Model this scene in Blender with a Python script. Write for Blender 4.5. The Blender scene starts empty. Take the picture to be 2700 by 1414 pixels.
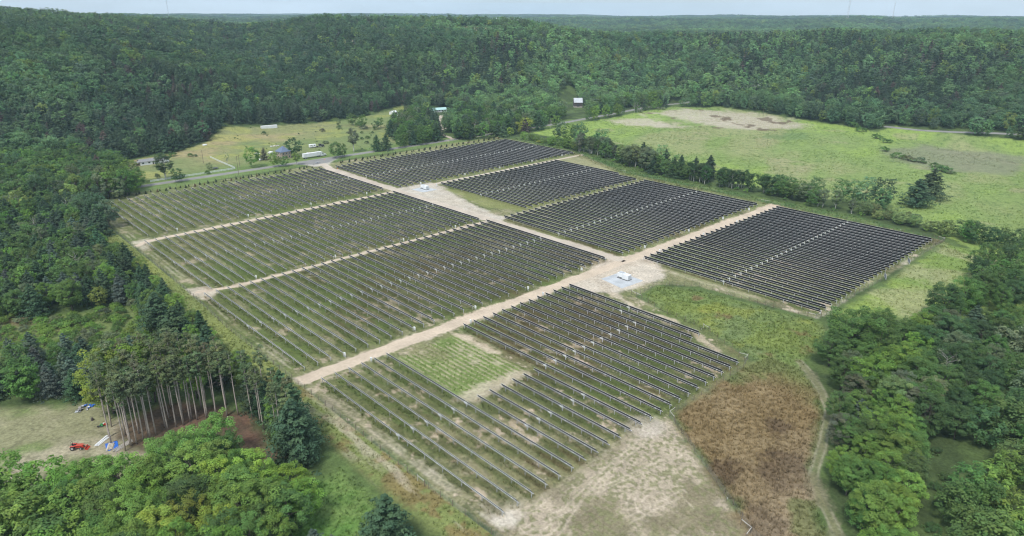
import bpy, math, random, time
import numpy as np
from mathutils import Matrix, Vector

T0 = time.time()
scene = bpy.context.scene
COL = scene.collection

# ------------------------------------------------------------------ camera
# World: X runs across the tracker rows, Y along them (towards the county road), metres.
F_PX, IMG_W, IMG_H = 1807.8, 2700.0, 1414.0
PITCH, ROLL, HEAD, CAM_H = math.radians(20.538), math.radians(0.3288), math.radians(43.611), 110.0
fwd_h = Vector((math.sin(HEAD), math.cos(HEAD), 0.0))
right0 = Vector((math.cos(HEAD), -math.sin(HEAD), 0.0))
fwd = fwd_h * math.cos(PITCH) - Vector((0, 0, 1)) * math.sin(PITCH)
up0 = fwd_h * math.sin(PITCH) + Vector((0, 0, 1)) * math.cos(PITCH)
rgt = right0 * math.cos(ROLL) + up0 * math.sin(ROLL)
upv = up0 * math.cos(ROLL) - right0 * math.sin(ROLL)
cam_d = bpy.data.cameras.new("camera")
cam = bpy.data.objects.new("camera", cam_d)
COL.objects.link(cam)
cam.matrix_world = Matrix(((rgt.x, upv.x, -fwd.x, 0.0), (rgt.y, upv.y, -fwd.y, 0.0), (rgt.z, upv.z, -fwd.z, CAM_H), (0, 0, 0, 1)))
cam_d.sensor_fit = 'HORIZONTAL'
cam_d.sensor_width = 36.0
cam_d.lens = 36.0 * F_PX / IMG_W
cam_d.clip_start = 1.0
cam_d.clip_end = 30000.0
scene.camera = cam

# ------------------------------------------------------------------ world / sky
SUN_AZ, SUN_EL = math.radians(-112.0), math.radians(56.0)   # azimuth clockwise from +Y
world = bpy.data.worlds.new("World")
scene.world = world
world.use_nodes = True
wt = world.node_tree
wt.nodes.clear()
w_out = wt.nodes.new("ShaderNodeOutputWorld")
w_bg = wt.nodes.new("ShaderNodeBackground")
w_bg.inputs["Strength"].default_value = 0.085
sky = wt.nodes.new("ShaderNodeTexSky")
sky.sky_type = 'NISHITA'
sky.sun_disc = False
sky.sun_elevation = SUN_EL
sky.sun_rotation = SUN_AZ
sky.altitude = 300
sky.air_density = 1.0
sky.dust_density = 1.6
sky.ozone_density = 1.5
w_tc = wt.nodes.new("ShaderNodeTexCoord")
w_map = wt.nodes.new("ShaderNodeMapping")
w_map.inputs["Scale"].default_value = (1.6, 1.6, 7.0)
w_noise = wt.nodes.new("ShaderNodeTexNoise")
w_noise.inputs["Scale"].default_value = 2.2
w_noise.inputs["Detail"].default_value = 7.0
w_noise.inputs["Roughness"].default_value = 0.58
w_ramp = wt.nodes.new("ShaderNodeValToRGB")
w_ramp.color_ramp.elements[0].position = 0.36
w_ramp.color_ramp.elements[0].color = (0.50, 0.50, 0.50, 1)
w_ramp.color_ramp.elements[1].position = 0.66
w_ramp.color_ramp.elements[1].color = (0.95, 0.95, 0.95, 1)
w_mix = wt.nodes.new("ShaderNodeMixRGB")
w_mix.inputs[2].default_value = (5.1, 5.75, 6.3, 1)      # bright thin cloud veil
wt.links.new(w_tc.outputs["Generated"], w_map.inputs["Vector"])
wt.links.new(w_map.outputs["Vector"], w_noise.inputs["Vector"])
wt.links.new(w_noise.outputs["Fac"], w_ramp.inputs["Fac"])
wt.links.new(w_ramp.outputs["Color"], w_mix.inputs["Fac"])
wt.links.new(sky.outputs["Color"], w_mix.inputs[1])
wt.links.new(w_mix.outputs["Color"], w_bg.inputs["Color"])
wt.links.new(w_bg.outputs["Background"], w_out.inputs["Surface"])

# ------------------------------------------------------------------ sun (behind thin cloud)
sun_d = bpy.data.lights.new("sun", 'SUN')
sun_d.energy = 1.5
sun_d.angle = math.radians(10.0)
sun_d.color = (1.0, 0.97, 0.92)
sun = bpy.data.objects.new("sun", sun_d)
COL.objects.link(sun)
sd = Vector((math.sin(SUN_AZ) * math.cos(SUN_EL), math.cos(SUN_AZ) * math.cos(SUN_EL), math.sin(SUN_EL)))
sun.rotation_euler = sd.to_track_quat('Z', 'Y').to_euler()

vs = scene.view_settings
scene.display_settings.display_device = 'sRGB'
vs.view_transform = 'Standard'
vs.look = 'None'
vs.gamma = 1.0
vs.use_curve_mapping = False
vs.exposure = 1.12

scene.render.engine = 'CYCLES'
cy = scene.cycles
cy.use_denoising = True
cy.denoising_prefilter = 'ACCURATE'
cy.denoiser = 'OPENIMAGEDENOISE'
cy.use_adaptive_sampling = True
cy.adaptive_threshold = 0.01
cy.pixel_filter_type = 'BLACKMAN_HARRIS'
cy.filter_width = 1.15
cy.max_bounces = 6
cy.diffuse_bounces = 3
cy.glossy_bounces = 2
cy.transmission_bounces = 3
cy.transparent_max_bounces = 6
cy.volume_bounces = 0
cy.sample_clamp_indirect = 4.0
cy.caustics_reflective = False
cy.caustics_refractive = False

# ------------------------------------------------------------------ helpers
def at(px, py, z=0.0):
    """ground point (x, y) that the survey photo shows at pixel px, py for height z"""
    a = (px - IMG_W / 2) / F_PX
    b = -(py - IMG_H / 2) / F_PX
    d = fwd + rgt * a + upv * b
    t = (z - CAM_H) / d.z
    return (d.x * t, d.y * t)

def vu(v, u, z=0.0):
    return (-u, v, z)

_NT = np.random.default_rng(12345).random((512, 512)).astype(np.float32)
def vnoise(x, y, seed=0):
    x = np.asarray(x, np.float32) + np.float32((seed * 37.17) % 509); y = np.asarray(y, np.float32) + np.float32((seed * 91.73) % 503)
    ix = np.floor(x); iy = np.floor(y)
    fx = x - ix; fy = y - iy
    fx = fx * fx * (3 - 2 * fx); fy = fy * fy * (3 - 2 * fy)
    ix = ix.astype(np.int32) & 511; iy = iy.astype(np.int32) & 511
    ix1 = (ix + 1) & 511; iy1 = (iy + 1) & 511
    a = _NT[ix, iy]; b = _NT[ix1, iy]; c = _NT[ix, iy1]; d = _NT[ix1, iy1]
    a = a + (b - a) * fx; c = c + (d - c) * fx
    return a + (c - a) * fy

def fbm(x, y, wave, octs=4, seed=0, gain=0.5):
    """0..1 noise with wavelength `wave` metres"""
    s = 0.0; amp = 1.0; tot = 0.0; f = 1.0 / wave
    for o in range(octs):
        s = s + amp * vnoise(np.asarray(x) * f + 17.3 * o, np.asarray(y) * f - 9.1 * o, seed + o * 31)
        tot += amp; amp *= gain; f *= 2.03
    return s / tot

def sstep(a, b, x):
    t = np.clip((np.asarray(x, float) - a) / (b - a), 0, 1)
    return t * t * (3 - 2 * t)

def inside(poly, x, y):
    x = np.asarray(x, float); y = np.asarray(y, float)
    res = np.zeros(x.shape, bool)
    n = len(poly)
    for i in range(n):
        x0, y0 = poly[i][:2]; x1, y1 = poly[(i + 1) % n][:2]
        if y0 == y1:
            continue
        c = ((y0 > y) != (y1 > y)) & (x < (x1 - x0) * (y - y0) / (y1 - y0) + x0)
        res ^= c
    return res

def dist_line(pts, x, y, closed=False):
    x = np.asarray(x, float); y = np.asarray(y, float)
    d = np.full(x.shape, 1e9)
    n = len(pts)
    for i in range(n if closed else n - 1):
        x0, y0 = pts[i][:2]; x1, y1 = pts[(i + 1) % n][:2]
        dx, dy = x1 - x0, y1 - y0
        l2 = dx * dx + dy * dy + 1e-9
        t = np.clip(((x - x0) * dx + (y - y0) * dy) / l2, 0, 1)
        d = np.minimum(d, np.hypot(x - x0 - t * dx, y - y0 - t * dy))
    return d

def sdf(poly, x, y):
    """signed distance, negative inside"""
    d = dist_line(poly, x, y, True)
    return np.where(inside(poly, x, y), -d, d)

def pix(pts, z=0.0):
    return [at(a, b, z) for a, b in pts]

def link(o):
    COL.objects.link(o)
    return o

def tag(o, label=None, cat=None, group=None, kind=None):
    if label: o["label"] = label
    if cat: o["category"] = cat
    if group: o["group"] = group
    if kind: o["kind"] = kind
    return o

def empty(name, loc=(0, 0, 0), rz=0.0, label=None, cat=None, group=None):
    o = bpy.data.objects.new(name, None)
    o.empty_display_size = 0.5
    link(o)
    o.location = loc
    o.rotation_euler = (0, 0, rz)
    return tag(o, label, cat, group)

def put(name, mesh, parent=None, loc=(0, 0, 0), rot=(0, 0, 0), scale=(1, 1, 1)):
    o = bpy.data.objects.new(name, mesh)
    link(o)
    o.parent = parent
    o.location = loc
    o.rotation_euler = rot
    o.scale = scale
    return o

def copy_tree(src, parent=None):
    c = src.copy()
    link(c)
    c.parent = parent
    for ch in src.children:
        copy_tree(ch, c)
    return c

class MB:
    """collects faces for one mesh"""
    def __init__(s):
        s.v = []; s.f = []; s.m = []
    def quad(s, a, b, c, d, m=0):
        i = len(s.v); s.v += [tuple(a), tuple(b), tuple(c), tuple(d)]; s.f.append((i, i + 1, i + 2, i + 3)); s.m.append(m)
    def poly(s, pts, m=0):
        i = len(s.v); s.v += [tuple(p) for p in pts]; s.f.append(tuple(range(i, i + len(pts)))); s.m.append(m)
    def box(s, x0, x1, y0, y1, z0, z1, m=0, M=None):
        p = [(x0, y0, z0), (x1, y0, z0), (x1, y1, z0), (x0, y1, z0), (x0, y0, z1), (x1, y0, z1), (x1, y1, z1), (x0, y1, z1)]
        if M is not None:
            p = [tuple(M @ Vector(q)) for q in p]
        i = len(s.v); s.v += p
        for f in ((0, 3, 2, 1), (4, 5, 6, 7), (0, 1, 5, 4), (1, 2, 6, 5), (2, 3, 7, 6), (3, 0, 4, 7)):
            s.f.append(tuple(i + k for k in f)); s.m.append(m)
    def cbox(s, c, d, m=0, rz=0.0, M=None):
        R = Matrix.Translation(c) @ Matrix.Rotation(rz, 4, 'Z')
        if M is not None: R = M @ R
        s.box(-d[0] / 2, d[0] / 2, -d[1] / 2, d[1] / 2, -d[2] / 2, d[2] / 2, m, R)
    def bbox(s, c, d, b=0.03, m=0, rz=0.0):
        """box with bevelled vertical and top edges"""
        R = Matrix.Translation(c) @ Matrix.Rotation(rz, 4, 'Z')
        hx, hy, hz = d[0] / 2, d[1] / 2, d[2] / 2
        def ring(k, z):
            return [R @ Vector(p) for p in ((hx - b, hy - k, z), (-hx + b, hy - k, z), (-hx + k, hy - b, z), (-hx + k, -hy + b, z), (-hx + b, -hy + k, z), (hx - b, -hy + k, z), (hx - k, -hy + b, z), (hx - k, hy - b, z))]
        rs = [ring(0, -hz), ring(0, hz - b), ring(b, hz)]
        for a, c2 in zip(rs, rs[1:]):
            for k in range(8):
                s.quad(a[k], a[(k + 1) % 8], c2[(k + 1) % 8], c2[k], m)
        s.poly(rs[2], m); s.poly(rs[0][::-1], m)
    def tube(s, pts, rad, n=6, m=0, cap=True):
        pts = [Vector(p) for p in pts]
        if not hasattr(rad, '__len__'): rad = [rad] * len(pts)
        base = len(s.v)
        for i, p in enumerate(pts):
            t = (pts[min(i + 1, len(pts) - 1)] - pts[max(i - 1, 0)]).normalized()
            a = t.cross(Vector((0, 0, 1)))
            if a.length < 1e-3: a = t.cross(Vector((1, 0, 0)))
            a.normalize(); b = t.cross(a)
            for k in range(n):
                q = 2 * math.pi * k / n
                s.v.append(tuple(p + (a * math.cos(q) + b * math.sin(q)) * rad[i]))
        for i in range(len(pts) - 1):
            for k in range(n):
                k2 = (k + 1) % n
                s.f.append((base + i * n + k, base + i * n + k2, base + (i + 1) * n + k2, base + (i + 1) * n + k)); s.m.append(m)
        if cap:
            s.f.append(tuple(base + k for k in range(n))[::-1]); s.m.append(m)
            e = base + (len(pts) - 1) * n
            s.f.append(tuple(e + k for k in range(n))); s.m.append(m)
    def disc(s, c, r, axis, w, n=12, m=0):
        a = Vector(axis).normalized()
        s.tube([Vector(c) - a * w / 2, Vector(c) + a * w / 2], r, n, m)
    def lathe(s, prof, n=12, m=0, c=(0, 0, 0)):
        base = len(s.v)
        for r, z in prof:
            for k in range(n):
                q = 2 * math.pi * k / n
                s.v.append((c[0] + r * math.cos(q), c[1] + r * math.sin(q), c[2] + z))
        for i in range(len(prof) - 1):
            for k in range(n):
                k2 = (k + 1) % n
                s.f.append((base + i * n + k, base + i * n + k2, base + (i + 1) * n + k2, base + (i + 1) * n + k)); s.m.append(m)
    def mesh(s, name, mats, smooth=False):
        me = bpy.data.meshes.new(name)
        me.from_pydata(s.v, [], s.f)
        for m in (mats if isinstance(mats, (list, tuple)) else [mats]): me.materials.append(m)
        me.polygons.foreach_set("material_index", s.m)
        if smooth: me.polygons.foreach_set("use_smooth", [True] * len(s.f))
        me.update()
        return me

def np_mesh(name, V, quads, mats, smooth=False, mat_idx=None):
    """mesh from numpy verts (n,3) and quads/tris (m,k)"""
    me = bpy.data.meshes.new(name)
    V = np.ascontiguousarray(V, dtype=np.float32); Q = np.ascontiguousarray(quads, dtype=np.int32)
    n, k = Q.shape
    me.vertices.add(len(V)); me.vertices.foreach_set("co", V.ravel())
    me.loops.add(n * k); me.loops.foreach_set("vertex_index", Q.ravel())
    me.polygons.add(n)
    me.polygons.foreach_set("loop_start", np.arange(n, dtype=np.int32) * k)
    if mat_idx is not None: me.polygons.foreach_set("material_index", np.ascontiguousarray(mat_idx, dtype=np.int32))
    me.polygons.foreach_set("use_smooth", np.full(n, smooth))
    for m in (mats if isinstance(mats, (list, tuple)) else [mats]): me.materials.append(m)
    me.update(calc_edges=True)
    me.validate()
    return me

def vcol(me, name, rgb):
    a = me.color_attributes.new(name, 'FLOAT_COLOR', 'POINT')
    buf = np.ones((len(me.vertices), 4), np.float32); buf[:, :3] = rgb
    a.data.foreach_set("color", buf.ravel())

ORD = "first second third fourth fifth sixth seventh eighth ninth tenth eleventh twelfth thirteenth fourteenth fifteenth sixteenth seventeenth eighteenth nineteenth".split()
def ordinal(n):
    if n <= 19: return ORD[n - 1]
    tens = {2: "twenty", 3: "thirty", 4: "forty", 5: "fifty", 6: "sixty", 7: "seventy", 8: "eighty", 9: "ninety"}
    if n >= 100:
        return "hundred-and-" + ordinal(n - 100) if n > 100 else "hundredth"
    t, o = divmod(n, 10)
    return tens[t][:-1] + "ieth" if o == 0 else tens[t] + "-" + ORD[o - 1]
# ------------------------------------------------------------------ materials
def pmat(name, rgb, rough=0.6, metal=0.0, var=0.12, scale=2.0, spec=0.4, bump=0.0, coord='Object'):
    m = bpy.data.materials.new(name)
    m.use_nodes = True
    nt = m.node_tree
    b = nt.nodes["Principled BSDF"]
    b.inputs["Roughness"].default_value = rough
    b.inputs["Metallic"].default_value = metal
    b.inputs["Specular IOR Level"].default_value = spec
    tc = nt.nodes.new("ShaderNodeTexCoord")
    nz = nt.nodes.new("ShaderNodeTexNoise")
    nz.inputs["Scale"].default_value = scale
    nz.inputs["Detail"].default_value = 5.0
    nz.inputs["Roughness"].default_value = 0.6
    mr = nt.nodes.new("ShaderNodeMapRange")
    mr.inputs["From Min"].default_value = 0.3
    mr.inputs["From Max"].default_value = 0.7
    mr.inputs["To Min"].default_value = 1 - var
    mr.inputs["To Max"].default_value = 1 + var
    mx = nt.nodes.new("ShaderNodeMixRGB")
    mx.blend_type = 'MULTIPLY'
    mx.inputs["Fac"].default_value = 1.0
    mx.inputs[1].default_value = (*rgb, 1)
    nt.links.new(tc.outputs[coord], nz.inputs["Vector"])
    nt.links.new(nz.outputs["Fac"], mr.inputs["Value"])
    nt.links.new(mr.outputs["Result"], mx.inputs[2])
    nt.links.new(mx.outputs["Color"], b.inputs["Base Color"])
    if bump:
        bp = nt.nodes.new("ShaderNodeBump")
        bp.inputs["Strength"].default_value = bump
        bp.inputs["Distance"].default_value = 0.1
        nt.links.new(nz.outputs["Fac"], bp.inputs["Height"])
        nt.links.new(bp.outputs["Normal"], b.inputs["Normal"])
    return m

def ground_mat(name, attr='Col', fixed=None, lo=0.62, hi=1.36, s1=1.1, s2=0.19, bump=0.5, rough=0.95):
    """surface whose plant and soil cover comes from a colour attribute, broken up by two noises"""
    m = bpy.data.materials.new(name)
    m.use_nodes = True
    nt = m.node_tree
    b = nt.nodes["Principled BSDF"]
    b.inputs["Roughness"].default_value = rough
    b.inputs["Specular IOR Level"].default_value = 0.12
    geo = nt.nodes.new("ShaderNodeNewGeometry")
    n1 = nt.nodes.new("ShaderNodeTexNoise"); n1.inputs["Scale"].default_value = s1; n1.inputs["Detail"].default_value = 6; n1.inputs["Roughness"].default_value = 0.68
    n2 = nt.nodes.new("ShaderNodeTexNoise"); n2.inputs["Scale"].default_value = s2; n2.inputs["Detail"].default_value = 4
    nt.links.new(geo.outputs["Position"], n1.inputs["Vector"]); nt.links.new(geo.outputs["Position"], n2.inputs["Vector"])
    r1 = nt.nodes.new("ShaderNodeMapRange"); r1.inputs["From Min"].default_value = 0.28; r1.inputs["From Max"].default_value = 0.72
    r1.inputs["To Min"].default_value = lo; r1.inputs["To Max"].default_value = hi
    r2 = nt.nodes.new("ShaderNodeMapRange"); r2.inputs["From Min"].default_value = 0.3; r2.inputs["From Max"].default_value = 0.7
    r2.inputs["To Min"].default_value = 0.86; r2.inputs["To Max"].default_value = 1.14
    nt.links.new(n1.outputs["Fac"], r1.inputs["Value"]); nt.links.new(n2.outputs["Fac"], r2.inputs["Value"])
    mul = nt.nodes.new("ShaderNodeMath"); mul.operation = 'MULTIPLY'
    nt.links.new(r1.outputs["Result"], mul.inputs[0]); nt.links.new(r2.outputs["Result"], mul.inputs[1])
    mx = nt.nodes.new("ShaderNodeMixRGB"); mx.blend_type = 'MULTIPLY'; mx.inputs["Fac"].default_value = 1.0
    if fixed is None:
        at_ = nt.nodes.new("ShaderNodeAttribute"); at_.attribute_name = attr
        nt.links.new(at_.outputs["Color"], mx.inputs[1])
    else:
        mx.inputs[1].default_value = (*fixed, 1)
    nt.links.new(mul.outputs["Value"], mx.inputs[2])
    nt.links.new(mx.outputs["Color"], b.inputs["Base Color"])
    bp = nt.nodes.new("ShaderNodeBump"); bp.inputs["Strength"].default_value = bump; bp.inputs["Distance"].default_value = 0.25
    nt.links.new(n1.outputs["Fac"], bp.inputs["Height"]); nt.links.new(bp.outputs["Normal"], b.inputs["Normal"])
    return m

# ------------------------------------------------------------------ terrain height
def az_of_px(px):
    return math.atan((px - IMG_W / 2) * math.cos(PITCH) / F_PX)
_tab = [  # survey px, start of slope, ridge distance, skyline row of the ridge, skyline row of the hills behind
    (-500, 470, 1250, 30, 42), (0, 520, 1300, 33, 43), (183, 560, 1320, 37, 45), (300, 580, 1350, 40, 46), (420, 600, 1400, 50, 47), (520, 640, 1420, 58, 48),
    (640, 690, 1400, 63, 49), (740, 720, 1350, 53, 48), (850, 760, 1300, 41, 47), (960, 800, 1280, 44, 46), (1100, 830, 1250, 45, 47),
    (1250, 840, 1220, 50, 48), (1350, 850, 1180, 56, 49), (1450, 880, 1150, 69, 47), (1560, 930, 1150, 82, 47), (1660, 940, 1180, 85, 47),
    (1780, 940, 1200, 78, 46), (1900, 880, 1200, 77, 44), (2050, 820, 1220, 70, 43), (2200, 780, 1250, 62, 42), (2350, 760, 1280, 70, 43),
    (2520, 720, 1300, 64, 42), (2700, 680, 1300, 68, 42), (3200, 620, 1300, 66, 42)]
_ta = np.array([az_of_px(t[0]) for t in _tab])
_tr0 = np.array([t[1] for t in _tab], float); _tr1 = np.array([t[2] for t in _tab], float)
_tz1 = np.array([CAM_H - (t[3] - 29.7) / F_PX * t[2] - 17.0 for t in _tab])
_tz2 = np.array([CAM_H - (t[4] - 29.7) / F_PX * 3700 - 17.0 for t in _tab])
def polar(x, y):
    r = np.hypot(x, y)
    a = np.arctan2(x, y) - HEAD
    a = (a + math.pi) % (2 * math.pi) - math.pi
    return r, a
def hz(x, y):
    x = np.asarray(x, float); y = np.asarray(y, float)
    r, a = polar(x, y)
    r0 = np.interp(a, _ta, _tr0); r1 = np.interp(a, _ta, _tr1)
    z1 = np.interp(a, _ta, _tz1); z2 = np.interp(a, _ta, _tz2)
    t = np.clip((r - r0) / (r1 - r0), 0, 1)
    s = t * 0.55 + 0.45 * t * t * (3 - 2 * t)
    z = z1 * s
    back = sstep(0, 420, r - r1)
    dip = z1 - 26
    z = np.where(r > r1, z1 + (dip - z1) * back, z)
    far = sstep(2300, 3500, r)
    z = z + (z2 - z) * far
    z = z - 0.012 * np.maximum(r - 3900, 0) * sstep(3900, 4300, r) + 0.017 * np.maximum(r - 4900, 0)
    w = sstep(0, 220, r - r0)
    n = (fbm(x, y, 370, 2, 5) - 0.5) * 96 * w * (1 - 0.8 * sstep(-260, -60, r - r1)) + (fbm(x, y, 150, 2, 9) - 0.5) * 22 * w * (1 - 0.7 * sstep(-260, -60, r - r1))
    n = n + (fbm(x, y, 700, 2, 77) - 0.5) * 34 * sstep(4200, 5000, r) + (fbm(x, y, 420, 2, 78) - 0.5) * 14 * far
    return np.where(r < r0, 0.0, np.maximum(z + n, 0.0))

# ------------------------------------------------------------------ ground cover
def V2_(v, u):
    return (-u, v)
W_FENCE = [vu(474.6, -90.1)[:2], vu(398, -86)[:2], vu(284, -84)[:2], vu(238, -81.7)[:2], vu(157, -81.6)[:2], vu(118.7, -80.9)[:2], vu(92, -81.8)[:2], vu(70, -83)[:2]]
SITE = [vu(474, -90)[:2], vu(284, -84)[:2], vu(157, -81.5)[:2], vu(60, -83)[:2], vu(30, -95)[:2], vu(30, -118)[:2], vu(56, -127)[:2], vu(92, -151.5)[:2], vu(92.5, -194)[:2],
        vu(94.7, -201)[:2], vu(118, -210.9)[:2], vu(134.8, -212.1)[:2], vu(153.5, -217)[:2], vu(155.6, -234)[:2], vu(142, -246)[:2], vu(126, -247)[:2],
        vu(93.4, -250.5)[:2], vu(91.9, -256.6)[:2], vu(93, -285)[:2], vu(91, -349)[:2], vu(90, -394.5)[:2], vu(190, -397)[:2], vu(300, -399)[:2], vu(380, -432)[:2], vu(474, -433)[:2]]
FARM = pix([(290, 530), (345, 475), (335, 430), (470, 405), (555, 378), (590, 352), (700, 340), (830, 326), (900, 318), (1000, 300), (1060, 288), (1110, 300),
            (1060, 335), (1030, 352), (1060, 372), (1170, 366), (1230, 360), (1290, 352), (1330, 357), (1200, 380), (1080, 395), (840, 430), (600, 470), (400, 510)])
MEADOW = pix([(1400, 352), (1480, 332), (1600, 313), (1700, 292), (1780, 281), (1900, 287), (2000, 303), (2140, 325), (2260, 341), (2310, 350), (2360, 345), (2540, 372),
              (2760, 402), (2760, 700), (2560, 660), (2450, 600), (2330, 550), (2150, 520), (1950, 485), (1750, 440), (1600, 400), (1480, 365)])
HEDGE_GRASS = pix([(1330, 360), (1480, 385), (1560, 410), (1700, 455), (2000, 520), (2250, 570), (2500, 640), (2560, 690), (2480, 655), (2040, 545), (1690, 480), (1500, 405)])
BROWN = pix([(1775, 1100), (1980, 960), (2030, 945), (2110, 975), (2160, 1040), (2170, 1100), (2160, 1170), (2130, 1260), (2150, 1330), (2180, 1414), (2210, 1520), (1990, 1520), (1970, 1400), (1900, 1270), (1800, 1150)])
NOTCH = pix([(1690, 785), (1735, 755), (1840, 765), (1935, 790), (2040, 820), (2150, 845), (2180, 870), (2140, 930), (2110, 975), (1990, 950), (1860, 872), (1760, 830)])
EAST = pix([(2190, 835), (2350, 740), (2490, 640), (2560, 660), (2760, 700), (2760, 830), (2400, 850), (2330, 830), (2230, 840)])
LANE = pix([(800, 1290), (900, 1230), (960, 1280), (1010, 1330), (960, 1414), (900, 1530), (640, 1530), (720, 1400)])
CLEAR = pix([(-200, 1080), (100, 1075), (260, 1065), (330, 1110), (370, 1190), (440, 1225), (330, 1270), (160, 1290), (-200, 1290)])
SHRUBS = pix([(-100, 840), (180, 830), (400, 800), (470, 830), (540, 900), (470, 960), (300, 970), (100, 950), (-100, 940)])
REDT = pix([(600, 1085), (650, 1100), (690, 1150), (730, 1200), (690, 1225), (630, 1190), (590, 1140), (540, 1120), (400, 1180), (320, 1195), (300, 1150), (420, 1060), (560, 1070)])
RTRACK = [at(*p) for p in ((2110, 955), (2140, 990), (2165, 1030), (2186, 1083), (2169, 1170), (2144, 1257), (2160, 1310), (2179, 1345), (2210, 1411), (2250, 1500))]
ROAD_MAIN = [vu(184, -84)[:2], vu(183.6, -150)[:2], vu(183.4, -240)[:2], vu(183.0, -300)[:2], vu(182.8, -396)[:2]]
ROAD_2 = [vu(280.5, -86)[:2], vu(276.2, -100)[:2], vu(276.0, -242)[:2]]
ROAD_2E = [vu(275.6, -246)[:2], vu(275.4, -390)[:2]]
ROAD_3 = [vu(361, -87)[:2], vu(366, -94)[:2], vu(366.4, -242)[:2]]
ROAD_3E = [vu(366, -270)[:2], vu(365.5, -428)[:2]]
ROAD_C = [vu(491, -256)[:2], vu(476, -252)[:2], vu(455, -247.5)[:2], vu(366, -246.5)[:2], vu(276, -247)[:2], vu(183, -247.5)[:2]]
COUNTY = [vu(491, 60)[:2], vu(491, -250)[:2], vu(491, -400)[:2], vu(492, -540)[:2], vu(497, -590)[:2], vu(501, -640)[:2], vu(508, -700)[:2], vu(510, -745)[:2], vu(503, -775)[:2], vu(470, -815)[:2], vu(420, -845)[:2]]
EROAD = [at(2330, 343), at(2420, 355), at(2520, 366), at(2720, 388)]
DRIVE = [vu(489, -384)[:2], vu(493, -394.5)[:2], vu(505, -398.5)[:2], vu(518, -401)[:2], vu(537, -412)[:2], vu(548, -428.5)[:2], vu(575, -440)[:2], vu(620, -480)[:2]]
FIELD_FAR = [(1275, 90, 1195, 60, 40), (1520, 84, 1780, 110, 70), (1672, 80, 1700, 55, 60), (870, 92, 1130, 34, 26), (2380, 50, 2450, 40, 40), (1345, 50, 3600, 130, 140)]
_fz = []
for _px, _row, _r, _hw, _hd in FIELD_FAR:
    _a = az_of_px(_px) + HEAD
    _fz.append((_r * math.sin(_a), _r * math.cos(_a), _a, _hw, _hd))
def far_field(x, y):
    d = np.full(np.shape(x), 9.0)
    for cx, cy_, a, hw, hd in _fz:
        dx = x - cx; dy = y - cy_
        lx = dx * math.cos(a) - dy * math.sin(a); ly = dx * math.sin(a) + dy * math.cos(a)
        d = np.minimum(d, np.hypot(lx / hw, ly / hd))
    return d

ROWS = {}   # block: list of (tube x, y start, y end)
def _rows(name, u0, u1, n, y0, ln=85.2):
    ROWS[name] = [[-(u0 + (u1 - u0) * i / (n - 1)), y0, y0 - ln] for i in range(n)]
_rows('A', -95.9, -239.1, 31, 457.4)
_rows('B', -91.4, -239.4, 32, 362.6)
_rows('C', -87.2, -240.7, 33, 273.9)
_rows('D', -87.6, -203.4, 25, 178.7, 84.6)
_rows('E', -251.9, -421.6, 36, 455.4)
_rows('F', -276.7, -388.0, 24, 360.6, 83.0)
_rows('G', -253.5, -384.1, 28, 273.0, 84.6)
_rows('H', -255.7, -386.4, 28, 178.5, 85.0)
for _i in range(6, 12): ROWS['D'][_i][1] = 137.4
for _i in (23, 24): ROWS['D'][_i][2] = 114.8
ROWS['F'][23][2] = 296.7

def mixc(c, col, m):
    m = np.clip(m, 0, 1)[..., None]
    return c * (1 - m) + np.asarray(col) * m

GREEN = (0.115, 0.160, 0.045); DRY = (0.30, 0.265, 0.155); SAND = (0.50, 0.41, 0.31); PALE = (0.54, 0.47, 0.38)
PAD_S = [V2_(v, u) for v, u in ((181, -205), (170, -206), (162, -214), (158, -226), (159, -246), (168, -256), (177, -258), (190, -250), (190, -235))]
PAD_N = [V2_(v, u) for v, u in ((373, -246), (372, -276), (362, -276), (345, -272), (320, -264), (296, -258), (272, -256), (272, -244))]
YARD = [V2_(v, u) for v, u in ((95, -84), (30, -84), (30, -118), (55, -126), (91, -151), (95, -140), (93, -100))]
PATCH = [V2_(v, u) for v, u in ((176, -114), (140, -114), (140, -141), (176, -141))]
APRON = [V2_(v, u) for v, u in ((489, -236), (489, -275), (479, -262), (470, -254), (470, -243), (480, -241))]
def bbm(poly, x, y, pad):
    xs = [p[0] for p in poly]; ys = [p[1] for p in poly]
    return np.where((x > min(xs) - pad) & (x < max(xs) + pad) & (y > min(ys) - pad) & (y < max(ys) + pad))[0]
def blend(c, i, k, m):
    c[i] = c[i] * (1 - m[:, None]) + k * m[:, None]
def const(n, col):
    k = np.empty((n, 3)); k[...] = col
    return k
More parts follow.
